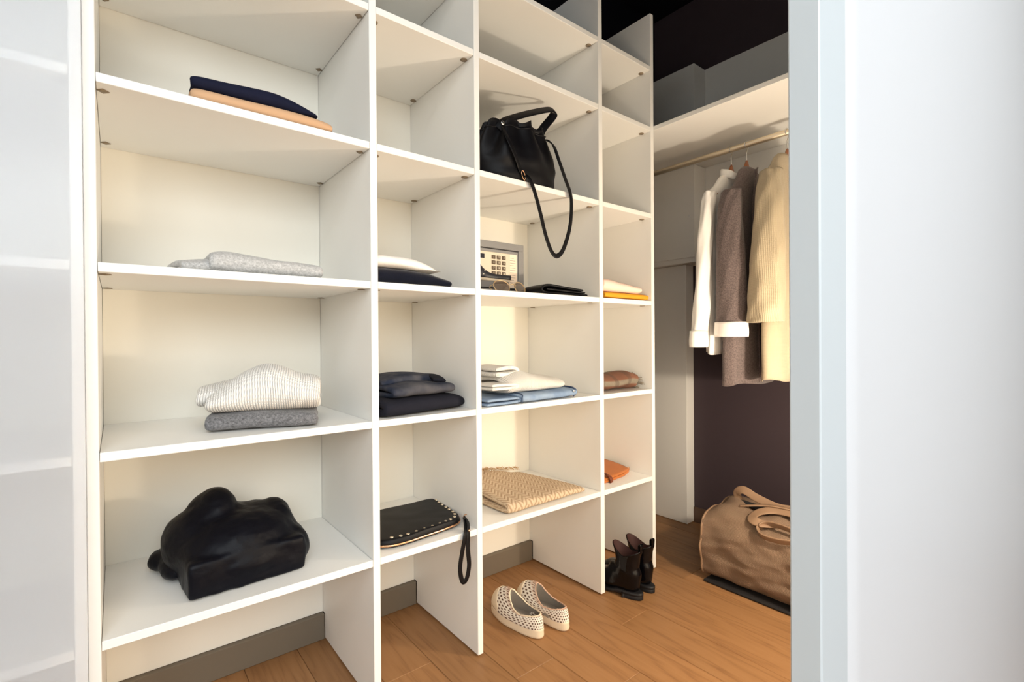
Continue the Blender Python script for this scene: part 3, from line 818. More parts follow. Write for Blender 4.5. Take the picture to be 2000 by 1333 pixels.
t = empty('navy_sweater', (0.75, 0.2, z2), 'navy folded sweater under the white one, second bay', 'sweater')
M['navyw'] = mat_wool('navy_wool', (12, 15, 30), 0.7, 1.5, 300)
fold('cloth', [(0.24, 0.010), (0.05, 0.010), (0.004, 0.020), (0.05, 0.031), (0.24, 0.031)], 0.020, 0.262, (0.7565, 0.055, z2), -0.02, M['navyw'], t, seed=14, amp=0.003, ends=0.8,
     shape=lambda x, y, z: (x, y, z*(1.38-0.62*max(0, (x+0.02)/0.15)**1.5)))
t = empty('white_jersey_top', (0.75, 0.2, z2+0.056), 'white folded top lying on the navy sweater, second bay', 'top')
fold('cloth', [(0.24, 0.009), (0.05, 0.009), (0.006, 0.020), (0.05, 0.032), (0.24, 0.033)], 0.018, 0.232, (0.742, 0.062, z2+0.0545), -0.02, M['whitec'], t, seed=15, amp=0.0035, ends=0.8,
     shape=lambda x, y, z: (x, y, z*(1.0-0.25*max(0, x/0.12)**2)-0.034*max(0, (x+0.02)/0.14)**1.6))

M['denim_d'] = mat_denim('dark_denim', (34, 42, 60), (92, 90, 92))
M['charc'] = mat_denim('charcoal_twill', (27, 28, 38))
t = empty('charcoal_trousers', (0.78, 0.2, z3), 'charcoal folded trousers under the dark jeans, second bay', 'trousers')
fold('cloth', [(0.26, 0.012), (0.05, 0.012), (0.003, 0.026), (0.05, 0.040), (0.26, 0.040)], 0.025, 0.325, (0.795, 0.034, z3), 0.13, M['charc'], t, seed=16, amp=0.003, ends=0.8,
     shape=lambda x, y, z: (x, y+0.03*max(0, x/0.17)**3, z*(1-0.22*max(0, x/0.16)**3)))
t = empty('dark_jeans', (0.76, 0.2, z3+0.05), 'dark blue faded jeans folded on charcoal trousers', 'jeans')
fold('cloth', [(0.24, 0.010), (0.05, 0.010), (0.006, 0.019), (0.05, 0.029), (0.24, 0.029)], 0.017, 0.24, (0.792, 0.05, z3+0.0495), 0.13, M['denim_d'], t, seed=17, amp=0.0035, ends=0.8,
     shape=lambda x, y, z: (x, y, z*(1+0.25*exp(-((x+0.02)/0.07)**2))))
fold('leg', [(0.14, 0.008), (0.07, 0.008), (0.004, 0.014), (0.06, 0.022), (0.14, 0.022)], 0.0135, 0.235, (0.783, 0.135, z3+0.078), 0.13, M['denim_d'], t, seed=18, amp=0.004, ends=0.8,
     shape=lambda x, y, z: (x, y+0.02*x*5, z*(1.05+0.35*exp(-((x)/0.09)**2))))
sweep('waistband', catmull([(0.868, 0.10, z3+0.093), (0.882, 0.15, z3+0.101), (0.892, 0.21, z3+0.105), (0.895, 0.27, z3+0.10)], 6), 0.022, 0.005, M['charc'], t, up=(0.1, 0, 1), round_=4)

# studded clutch with wrist strap
M['leather'] = mat('black_leather', (8, 8, 13), 0.48, 0.12, 60, 0.25, 350, spec=0.22)
t = empty('studded_clutch', (0.79, 0.18, z4), 'black studded leather clutch with a wrist strap hanging over the shelf edge', 'clutch')
CO = [(-0.175, -0.07), (-0.15, -0.115), (-0.10, -0.128), (-0.02, -0.122), (0.06, -0.113), (0.115, -0.098), (0.142, -0.060), (0.150, -0.01), (0.158, 0.07), (0.163, 0.145), (0.06, 0.14), (-0.08, 0.145), (-0.175, 0.15)]
CC = (0.795, 0.155)
cl_out = catmull([(a, b, 0) for a, b in CO], 5, True)
def cl_poly(th, P=[(p.x, p.y) for p in cl_out]): return poly_out(P)(th)
slab('body', cl_poly, lambda x, y: 0.026+0.006*(1-min(1, (x/0.17)**2)), (CC[0], CC[1], z4), 0.0, M['leather'], t, nr=14, nt=110, amp=0.001, freq=20, seed=2)
# brass zip along the front edge
zp = [(CC[0]+p.x*1.006, CC[1]+p.y*1.006, z4+0.012) for p in cl_out[3:40]]
sweep('zip', zp, 0.002, 0.0032, M['gold'], t, up=(0, 0, 1), nseg=8)
sp_ = []
acc = 0.0; Pz = [Vector((p.x, p.y)) for p in cl_out[2:44]]; last = Pz[0]
for p in Pz:
    acc += (p-last).length; last = p
    if acc > 0.0225:
        acc = 0.0; sp_.append(p)
for p in sp_:
    q = p*0.895
    lathe('stud', [(0.0062, 0.0), (0.0055, 0.0026), (0.0026, 0.0042), (0.0003, 0.0047)], (CC[0]+q.x, CC[1]+q.y, z4+0.0285), M['stud'], t, n=10)
# metal ring and the strap
sweep('ring', [(0.9425+0.010*cos(a), 0.062, z4+0.020+0.012*sin(a)) for a in [2*pi*i/16 for i in range(16)]], 0.0015, 0.0015, M['gold'], t, closed=True, nseg=6)
def cstrap(x0, x1, nm):
    return None
ws = catmull([(0.935, 0.055, z4+0.026), (0.922, 0.02, z4+0.024), (0.906, -0.006, z4+0.004), (0.901, -0.012, z4-0.05), (0.905, -0.012, z4-0.10), (0.8975, -0.012, z4-0.138), (0.886, -0.012, z4-0.150), (0.876, -0.012, z4-0.138), (0.871, -0.012, z4-0.10), (0.880, -0.012, z4-0.05), (0.893, -0.010, z4-0.003), (0.912, 0.018, z4+0.021), (0.930, 0.052, z4+0.022)], 7)
sweep('wrist_strap', ws, 0.0082, 0.0024, M['leather'], t, up=[Vector((0.6, -0.5, 0.6)) if i < 14 or i > len(ws)-14 else Vector((0.15, -1, 0)) for i in range(len(ws))], nseg=10, round_=4)
lathe('rivet', [(0.004, 0), (0.0036, -0.002), (0.001, -0.003)], (0.9045, -0.0145, z4+0.010), M['gold'], t, n=10, axis='y')

# ------------------------------------------------------------------ column 3
# bucket bag
t = empty('bucket_bag', (1.17, 0.16, z1), 'black leather drawstring bucket bag with long strap hanging down', 'handbag')
BC = Vector((1.212, 0.142, z1))
BROW = [(0.0, 0.160, 0.118), (0.006, 0.174, 0.130), (0.03, 0.186, 0.137), (0.08, 0.188, 0.134), (0.125, 0.174, 0.114), (0.165, 0.150, 0.088), (0.195, 0.132, 0.070), (0.215, 0.122, 0.060), (0.228, 0.118, 0.057)]
def bucket(u, v, k=1.0):
    i = v*(len(BROW)-1); a = int(i); b = min(a+1, len(BROW)-1); f = i-a
    z, rx, ry = [BROW[a][q]+(BROW[b][q]-BROW[a][q])*f for q in range(3)]
    th = 2*pi*u; pl = max(0, (z-0.05)/0.178)
    pleat = 1+0.16*pl*cos(9*th+0.5)+0.03*nz((cos(th), sin(th), z*6), 2.2, 4)
    z2_ = z+0.010*pl*sin(9*th+0.5)*(1 if v > 0.85 else 0.4) - 0.020*max(0, -cos(th))*pl
    return BC + Vector((rx*cos(th)*pleat*k-0.030*pl, ry*sin(th)*pleat*k-0.060*pl**1.2, z2_))
surf('body', bucket, 108, 32, M['leather'], t, cu=True, uvs=(1, 0.3), solid=0.003)
surf('base', lambda u, v: BC+Vector((0.160*cos(2*pi*u)*v, 0.118*sin(2*pi*u)*v, 0.001)), 48, 4, M['leather'], t, cu=True)
# seam line and drawcord
sweep('drawcord', [bucket(i/60, 0.80, 1.03) for i in range(60)], 0.003, 0.003, M['leather'], t, closed=True, nseg=6, up=(0, 0, 1))
# tall flaps rising to the handle
for th, hgt, wd in ((0.0, 0.035, 0.02), (pi, 0.030, 0.02)):
    pass
hd = catmull([(1.085, 0.055, z1+0.185), (1.105, 0.045, z1+0.212), (1.140, 0.04, z1+0.232), (1.21, 0.038, z1+0.266), (1.286, 0.04, z1+0.300), (1.335, 0.042, z1+0.318), (1.352, 0.046, z1+0.312), (1.340, 0.052, z1+0.288), (1.305, 0.058, z1+0.245), (1.285, 0.062, z1+0.205)], 7)
sweep('handle', hd, 0.0155, 0.003, M['leather'], t, up=(0, -0.75, 0.65), nseg=12, round_=4)
ls = catmull([(1.310, 0.085, z1+0.205), (1.322, 0.055, z1+0.200), (1.312, 0.010, z1+0.165), (1.318, -0.012, z1+0.105), (1.350, -0.014, z1+0.040), (1.3755, -0.0145, z1-0.010), (1.380, -0.015, z1-0.06), (1.372, -0.015, z1-0.13), (1.350, -0.015, z1-0.195), (1.325, -0.015, z1-0.238), (1.297, -0.015, z1-0.2535), (1.272, -0.015, z1-0.235), (1.245, -0.015, z1-0.18), (1.222, -0.015, z1-0.11), (1.200, -0.015, z1-0.05), (1.182, -0.0145, z1-0.010), (1.168, -0.010, z1+0.012), (1.152, 0.010, z1+0.035), (1.12, -0.004, z1+0.070), (1.09, -0.004, z1+0.12), (1.085, 0.028, z1+0.180)], 6)
sweep('long_strap', ls, 0.0092, 0.0022, M['leather'], t, up=(0.12, -1, 0.1), nseg=10, round_=4)
sweep('buckle', [(1.152+0.012*cos(a)*0.6-0.005*sin(a), -0.004, z1+0.018+0.016*sin(a)) for a in [2*pi*i/20 for i in range(20)]], 0.0018, 0.0018, M['gold'], t, closed=True, nseg=6)
lathe('ring', [(0.007, 0.0), (0.008, 0.002), (0.007, 0.004)], (1.088, 0.028, z1+0.196), M['chrome'], t, n=14, axis='y')

# safe
M['safe'] = mat('safe_grey_paint', (138, 136, 134), 0.5, 0.04, 90, 0.15, 900, spec=0.4)
M['safe_d'] = mat('safe_shadow_gap', (40, 38, 38), 0.7)
M['safe_p'] = mat('keypad_plate', (222, 208, 186), 0.4, 0.02, 40, spec=0.5)
M['key'] = mat('key_brown', (92, 76, 58), 0.45)
M['keytxt'] = mat('key_print', (236, 226, 208), 0.6)
M['dkplastic'] = mat('dark_plastic', (30, 32, 40), 0.4)
M['sticker'] = mat('sticker_paper', (246, 226, 204), 0.6)
M['stickertxt'] = mat('sticker_print', (150, 132, 120), 0.7)
SY = 0.18; SX0, SX1 = 0.972, 1.306; SZ0, SZ1 = z2+0.0005, z2+0.2085
t = empty('safe', (1.14, 0.30, z2), 'grey steel electronic safe with keypad at the back of its shelf', 'safe')
bmx = []
box('body', SX0, SX1, SY+0.006, D-0.012, SZ0, SZ1, M['safe'], t, bev=0.002)
for nm, a in (('frame_top', (SX0, SX1, SZ1-0.026, SZ1)), ('frame_bottom', (SX0, SX1, SZ0, SZ0+0.026)), ('frame_side', (SX1-0.026, SX1, SZ0+0.026, SZ1-0.026)), ('frame_side', (SX0, SX0+0.026, SZ0+0.026, SZ1-0.026))):
    box(nm, a[0], a[1], SY, SY+0.008, a[2], a[3], M['safe'], t, bev=0.0008)
box('door_gap', SX0+0.027, SX1-0.027, SY+0.004, SY+0.007, SZ0+0.027, SZ1-0.027, M['safe_d'], t, bev=0)
dr_ = box('safe_door', SX0+0.031, SX1-0.030, SY-0.001, SY+0.006, SZ0+0.031, SZ1-0.031, M['safe'], t, bev=0.001)
zb = SZ0
kp = box('keypad_plate', 1.050, 1.232, SY-0.006, SY-0.001, z2+0.056, z2+0.166, M['safe_p'], dr_, bev=0.002)
def text(name, s, x, y, z, size, material, parent):
    cu = bpy.data.curves.new(name, 'FONT'); cu.body = s; cu.size = size; cu.align_x = 'CENTER'; cu.align_y = 'CENTER'; cu.extrude = 0.0002
    tmp = bpy.data.objects.new(name, cu); C.objects.link(tmp)
    dg = bpy.context.evaluated_depsgraph_get(); me = bpy.data.meshes.new_from_object(tmp.evaluated_get(dg))
    bpy.data.objects.remove(tmp, do_unlink=True)
    me.transform(Matrix.Translation((x, y, z)) @ Matrix.Rotation(pi/2, 4, 'X'))
    me.materials.clear()
    return link(name, me, material, parent)
rows = ['123', '456', '789', '*0#']
for r in range(4):
    for c_ in range(3):
        kx = 1.150+c_*0.0245; kz = z2+0.1465-r*0.0205
        box('key', kx-0.009, kx+0.009, SY-0.0085, SY-0.006, kz-0.0072, kz+0.0072, M['key'], dr_, bev=0.001)
        text('key_print', rows[r][c_], kx, SY-0.0088, kz, 0.0105, M['keytxt'], dr_)
box('display', 1.060, 1.108, SY-0.0075, SY-0.006, z2+0.138, z2+0.155, M['dkplastic'], dr_, bev=0.0008)
# dark sweeping lever panel
pr = catmull([(1.03, 0, 0.130), (1.075, 0, 0.122), (1.103, 0, 0.098), (1.135, 0, 0.084), (1.18, 0, 0.080), (1.232, 0, 0.081)], 6)
def levfn(u, v):
    i = int(round(u*(len(pr)-1))); p = pr[i]
    lo = 0.064+0.004*(1-u)
    return (p.x, SY-0.009+0.003*abs(v-0.5), z2+lo+(p.z-lo)*v)
surf('handle', levfn, len(pr)-1, 6, M['dkplastic'], dr_, solid=0.004)
for dx, dz in ((1.098, 0.102), (1.106, 0.090), (1.100, 0.078)):
    lathe('indicator', [(0.0025, 0), (0.002, -0.0015), (0.0003, -0.002)], (dx, SY-0.011, z2+dz), M['keytxt'], dr_, n=8, axis='y')
box('sticker', 1.228, 1.268, SY-0.0016, SY-0.001, z2+0.034, z2+0.166, M['sticker'], dr_, bev=0.0002)
for k in range(11):
    ww = 0.028 if k % 3 else 0.020
    box('sticker_print', 1.233, 1.233+ww, SY-0.0019, SY-0.0016, z2+0.150-k*0.0095, z2+0.1515-k*0.0095, M['stickertxt'], dr_, bev=0)

# sunglasses
M['frame'] = mat('pale_gold_frame', (206, 178, 138), 0.3, metal=0.6)
sg = NT('tinted_lens'); sg.b.inputs['Transmission Weight'].default_value = 0.75; sg.b.inputs['Roughness'].default_value = 0.05
sg.setc(lin((170, 150, 132))); M['lens'] = sg.m
t = empty('sunglasses', (1.165, 0.10, z2), 'pale framed sunglasses lying in front of the safe', 'sunglasses')
for cx, cy, rz in ((1.128, 0.095, -0.10), (1.222, 0.105, 0.30)):
    ring = []
    for i in range(26):
        a = 2*pi*i/26; ex = 0.034*cos(a)*(1+0.06*sin(a)); ez = 0.0235*sin(a)
        ring.append(Vector((cx+ex*cos(rz), cy+ex*sin(rz)+ez*0.35, z2+0.0255+ez)))
    sweep('rim', ring, 0.0022, 0.0022, M['frame'], t, closed=True, nseg=7)
    cen = sum(ring, Vector())/26
    surf('lens', lambda u, v, ring=ring, cen=cen: cen+(ring[int(round(u*26)) % 26]-cen)*v+Vector((0, -0.003*(1-v*v), 0)), 26, 4, M['lens'], t, cu=True)
sweep('bridge', catmull([(1.158, 0.092, z2+0.030), (1.172, 0.086, z2+0.037), (1.192, 0.093, z2+0.032)], 6), 0.0018, 0.0018, M['frame'], t, nseg=6)
sweep('temple', catmull([(1.093, 0.097, z2+0.032), (1.088, 0.115, z2+0.022), (1.13, 0.125, z2+0.006), (1.20, 0.128, z2+0.003)], 8), 0.0016, 0.0024, M['frame'], t, nseg=6)
sweep('temple', catmull([(1.252, 0.118, z2+0.034), (1.268, 0.125, z2+0.022), (1.25, 0.14, z2+0.006), (1.17, 0.142, z2+0.003)], 8), 0.0016, 0.0024, M['frame'], t, nseg=6)

# wallet
t = empty('wallet', (1.4, 0.12, z2), 'black folded leather wallet lying open beside the safe', 'wallet')
fold('body', [(0.228, 0.007), (0.10, 0.009), (0.02, 0.011), (0.002, 0.025), (0.030, 0.039), (0.10, 0.034), (0.205, 0.0255)], 0.009, 0.125, (1.284, 0.105, z2), -0.10, M['leather'], t, along='y', seed=20, amp=0.0008, ends=0.95, n=8)
fold('inner_pocket', [(0.220, 0.0165), (0.14, 0.0195), (0.03, 0.024)], 0.008, 0.115, (1.284, 0.105, z2), -0.10, M['leather'], t, along='y', seed=21, amp=0.0008, ends=0.95)

# jeans and knit
M['denim_l'] = mat_denim('light_denim', (120, 142, 172), (160, 178, 198))
M['seam'] = mat_denim('denim_seam', (62, 76, 102))
t = empty('light_jeans', (1.25, 0.2, z3), 'light blue jeans folded under the ribbed white knit', 'jeans')
def sh_j(x, y, z): return (x, y, z*(1+0.15*max(0, x/0.18)))
fold('leg', [(-0.14, 0.007), (-0.01, 0.0075), (0.014, 0.0125), (-0.01, 0.020), (-0.14, 0.021)], 0.010, 0.21, (1.130, 0.118, z3), 0.06, M['denim_l'], t, along='y', seed=22, amp=0.0015, ends=0.85, n=8)
fold('leg', [(0.25, 0.0085), (0.05, 0.0085), (0.004, 0.017), (0.05, 0.0262), (0.25, 0.027)], 0.0155, 0.295, (1.292, 0.010, z3), 0.06, M['denim_l'], t, seed=23, amp=0.0025, ends=0.85, shape=sh_j)
sweep('seam', catmull([(1.148, 0.006, z3+0.002), (1.1405, -0.001, z3+0.017), (1.150, 0.012, z3+0.033), (1.153, 0.08, z3+0.0345)], 8), 0.0022, 0.0022, M['seam'], t, nseg=6)
sweep('waist_edge', catmull([(1.4265, 0.028, z3+0.004), (1.4395, 0.022, z3+0.020), (1.428, 0.035, z3+0.037), (1.425, 0.12, z3+0.039)], 8), 0.0035, 0.003, M['seam'], t, nseg=6)
lathe('button', [(0.0055, 0), (0.005, -0.002), (0.001, -0.0025)], (1.414, 0.0095, z3+0.026), M['chrome'], t, n=12, axis='y')
M['rib'] = mat_knit('ribbed_white_knit', (240, 237, 231), 150, 12, 1.0, 0.02, 0.9, 0.78, 0.003)
t = empty('ribbed_sweater', (1.23, 0.2, z3+0.035), 'ribbed white knitted sweater folded on the light blue jeans', 'sweater')
def sh_rib(x, y, z):
    return (x, y+0.25*z, z*(0.80+0.45*exp(-((x+0.06)/0.085)**2)-0.10*max(0, x/0.14)**2))
fold('cloth', [(0.24, 0.013), (0.05, 0.013), (0.004, 0.030), (0.04, 0.049), (0.12, 0.056), (0.24, 0.050)], 0.026, 0.295, (1.2535, 0.034, z3+0.0335), 0.05, M['rib'], t, seed=24, amp=0.004, ends=0.7, n=8, nw=30, shape=sh_rib)
fold('sleeve', [(-0.09, 0.010), (-0.01, 0.011), (0.014, 0.022), (-0.01, 0.033), (-0.09, 0.030)], 0.018, 0.17, (1.175, 0.165, z3+0.090), 0.05, M['rib'], t, along='y', seed=25, amp=0.005, ends=0.6)
fold('sleeve', [(-0.10, 0.010), (0.0, 0.011), (0.020, 0.016), (0.0, 0.022), (-0.10, 0.022)], 0.0115, 0.11, (1.122, 0.075, z3+0.047), 0.05, M['rib'], t, along='y', seed=26, amp=0.003, ends=0.7)

# blanket
M['blanket'] = mat_herringbone('herringbone_wool', (164, 138, 112), (204, 184, 158))
t = empty('fringed_blanket', (1.27, 0.2, z4), 'beige herringbone blanket with fringe folded on the lowest shelf', 'blanket')
fold('cloth', [(-0.26, 0.011), (-0.03, 0.009), (0.10, 0.009), (0.158, 0.010), (0.172, 0.019), (0.155, 0.028), (0.0, 0.030), (-0.26, 0.032)] if False else
     [(0.34, 0.010), (0.05, 0.010), (0.006, 0.0195), (0.05, 0.029), (0.34, 0.032)], 0.0175, 0.405, (1.296, 0.028, z4), 0.03, M['blanket'], t, seed=27, amp=0.003, ends=0.7, nw=36,
     shape=lambda x, y, z: (x-0.05*max(0, x/0.2)*max(0, (y-0.03)/0.34), y, z*(1.0+0.28*max(0, (-x)/0.2)+(y/0.33)**2*max(0, 0.13-x)*3.3 - 0.35*max(0, x/0.2)**2)), uvo=(0.03, 0.0))
def fringe(parent, p0, p1, n, ln, dirv, zf, material, seed):
    bm = bmesh.new(); rnd = random.Random(seed)
    for i in range(n):
        f = (i+rnd.random()*0.6)/n; b = Vector(p0).lerp(Vector(p1), f)
        d = Vector(dirv)*ln*(0.7+0.6*rnd.random())+Vector((rnd.uniform(-1, 1)*0.008, rnd.uniform(-1, 1)*0.006, 0))
        pts = [b, b+d*0.35+Vector((0, 0, 0.006*rnd.random()+0.002)), b+d*0.7+Vector((0, 0, -0.002)), b+d+Vector((rnd.uniform(-1, 1)*0.006, 0, -zf+0.004*rnd.random()))]
        rr = 0.0016
        prev = None
        for q in catmull(pts, 3):
            ring = [bm.verts.new(q+Vector((rr*cos(a), rr*sin(a)*0.6, rr*sin(a)))) for a in (0, 2.1, 4.2)]
            if prev:
                for k in range(3): bm.faces.new((prev[k], prev[(k+1) % 3], ring[(k+1) % 3], ring[k]))
            prev = ring
    bmesh.ops.recalc_face_normals(bm, faces=bm.faces[:])
    me = bpy.data.meshes.new('fringe'); bm.to_mesh(me); bm.free(); smooth(me)
    o = link('fringe', me, material, parent); o['kind'] = 'stuff'; return o
M['fringe_b'] = mat('fringe_wool', (206, 170, 126), 0.95, 0.2, 60)
fringe(t, (1.10, 0.365, z4+0.082), (1.44, 0.375, z4+0.034), 60, 0.034, (0.1, 0.8, 0.25), 0.004, M['fringe_b'], 3)
fringe(t, (1.095, 0.325, z4+0.084), (1.25, 0.36, z4+0.074), 34, 0.040, (-0.3, -0.7, 0.12), 0.0, M['fringe_b'], 5)

# ------------------------------------------------------------------ column 4
M['pink'] = mat('pale_pink_jersey', (246, 218, 204), 0.85, 0.03, 25, 0.25, 200, spec=0.2)
M['mustard'] = mat('mustard_jersey', (228, 160, 48), 0.85, 0.06, 25, 0.25, 200, spec=0.2)
t = empty('mustard_top', (1.76, 0.2, z2), 'mustard folded top under the pale pink one, last bay', 'top')
fold('cloth', [(0.24, 0.005), (0.05, 0.005), (0.004, 0.0095), (0.05, 0.014), (0.24, 0.014)], 0.0085, 0.30, (1.757, 0.014, z2), 0.0, M['mustard'], t, seed=30, amp=0.0015, ends=0.85,
     shape=lambda x, y, z: (x, y, z*(1.7)))
t = empty('pink_top', (1.74, 0.2, z2+0.029), 'pale pink folded top lying on the mustard one, last bay', 'top')
fold('cloth', [(0.24, 0.012), (0.05, 0.012), (0.006, 0.024), (0.05, 0.037), (0.24, 0.039)], 0.022, 0.26, (1.735, 0.022, z2+0.0285), 0.0, M['pink'], t, seed=31, amp=0.003, ends=0.8,
     shape=lambda x, y, z: (x, y, z*(1.30-0.55*max(0, (x+0.08)/0.2))))

M['plaid'] = mat_plaid('plaid_wool')
M['fringe_g'] = mat('grey_fringe', (120, 112, 100), 0.95, 0.25, 60)
t = empty('plaid_scarf', (1.76, 0.12, z3), 'rust and grey plaid scarf rolled up with fringed end', 'scarf')
def scarf(u, v):
    a = 2*pi*u; x = 1.592+0.274*v
    r = 1+0.05*sin(3*a+7*v)+0.10*nz((cos(a), sin(a), v*3), 1.5, 2)
    hz = 0.040*(1-0.12*sin(pi*v*1.3))*(1-0.18*max(0, (v-0.85)/0.15)); hy = 0.075
    return (x, 0.128+hy*cos(a)*r-0.012*v, z3+0.002+hz*(1+sin(a)*min(r, 1.06)*0.99))
surf('roll', scarf, 48, 40, M['plaid'], t, cu=True, caps=True, uvs=(0.36, 0.36))
def rfringe():
    bm = bmesh.new(); rnd = random.Random(11)
    for i in range(120):
        a = rnd.uniform(0, 2*pi); rr = sqrt(rnd.random())
        b = Vector((1.862, 0.116+0.062*rr*cos(a), z3+0.034+0.028*rr*sin(a)))
        d = Vector((0.020+0.018*rnd.random(), 0.024*cos(a)*rr+rnd.uniform(-0.008, 0.008), 0.014*sin(a)*rr-0.008*rnd.random()))
        prev = None
        for q in (b, b+d*0.5, b+d):
            q = Vector((q.x, q.y, max(z3+0.003, q.z)))
            ring = [bm.verts.new(q+Vector((0.0003*cos(k), 0.0021*cos(k), 0.0021*sin(k)))) for k in (0, 2.1, 4.2)]
            if prev:
                for k in range(3): bm.faces.new((prev[k], prev[(k+1) % 3], ring[(k+1) % 3], ring[k]))
            prev = ring
    bmesh.ops.recalc_face_normals(bm, faces=bm.faces[:])
    me = bpy.data.meshes.new('fringe'); bm.to_mesh(me); bm.free(); smooth(me)
    o = link('fringe', me, M['fringe_g'], t); o['kind'] = 'stuff'
rfringe()

M['orange'] = mat('orange_leather', (184, 108, 52), 0.45, 0.08, 30, 0.15, 300, spec=0.4)
M['brown_l'] = mat('brown_leather', (112, 56, 34), 0.5, 0.1, 40, spec=0.4)
t = empty('orange_clutch', (1.72, 0.16, z4), 'orange leather envelope clutch with brown strap, last bay', 'clutch')
OO = [(1.600, 0.055), (1.70, 0.060), (1.80, 0.075), (1.878, 0.105), (1.885, 0.135), (1.86, 0.21), (1.80, 0.31), (1.600, 0.32)]
oc = (1.72, 0.18)
slab('body', poly_out([(a-oc[0], b-oc[1]) for a, b in OO]), lambda x, y: 0.014+0.012*max(0, (y+0.1)*1.2), (oc[0], oc[1], z4), 0, M['orange'], t, nr=10, nt=72, amp=0.001, seed=3)
def flapfn(u, v):
    x = 1.605+0.270*u; y0 = 0.068+0.045*u**2; y = y0+(0.31-0.10*max(0, u-0.6)-y0)*v
    return (x, y-0.01*(1-v), z4+0.021+0.012*v+0.003*sin(pi*v)-0.005*(1-v)**3)
surf('flap', flapfn, 20, 12, M['orange'], t, solid=0.004)
sweep('strap', catmull([(1.685, 0.090, z4+0.032), (1.680, 0.062, z4+0.027), (1.680, 0.050, z4+0.016), (1.682, 0.052, z4+0.003)], 6), 0.009, 0.004, M['brown_l'], t, up=(0, -1, 0.4), round_=4)
lathe('zip_ring', [(0.004, 0), (0.006, 0.002), (0.004, 0.004)], (1.888, 0.118, z4+0.016), M['gold'], t, n=12, axis='y')

# ------------------------------------------------------------------ shoes
M['woven'] = mat_woven_shoe('woven_white')
M['rubber'] = mat('cream_rubber', (238, 222, 196), 0.55, 0.04, 40, spec=0.4)
M['lining'] = mat('grey_lining', (146, 138, 128), 0.9, 0.1, 60, 0.2, 300)
M['fray'] = mat('frayed_trim', (206, 172, 150), 0.95, 0.3, 150)
def foot_out(th, L=0.262, Wt=0.094, Wh=0.070, side=1):
    """outline of a shoe sole: +y toe; origin at mid length"""
    c, s = cos(th), sin(th)
    f = (s+1)/2
    wd = Wh+(Wt-Wh)*(1/(1+exp(-(f-0.45)*9)))
    waist = 1-0.07*exp(-((f-0.40)/0.13)**2)
    x = wd/2*waist*abs(c)**0.78*(1 if c > 0 else -1); y = L/2*abs(s)**0.90*(1 if s > 0 else -1)
    x += side*0.007*exp(-((f-0.85)/0.22)**2)-side*0.003*exp(-((f-0.35)/0.2)**2)
    return x, y
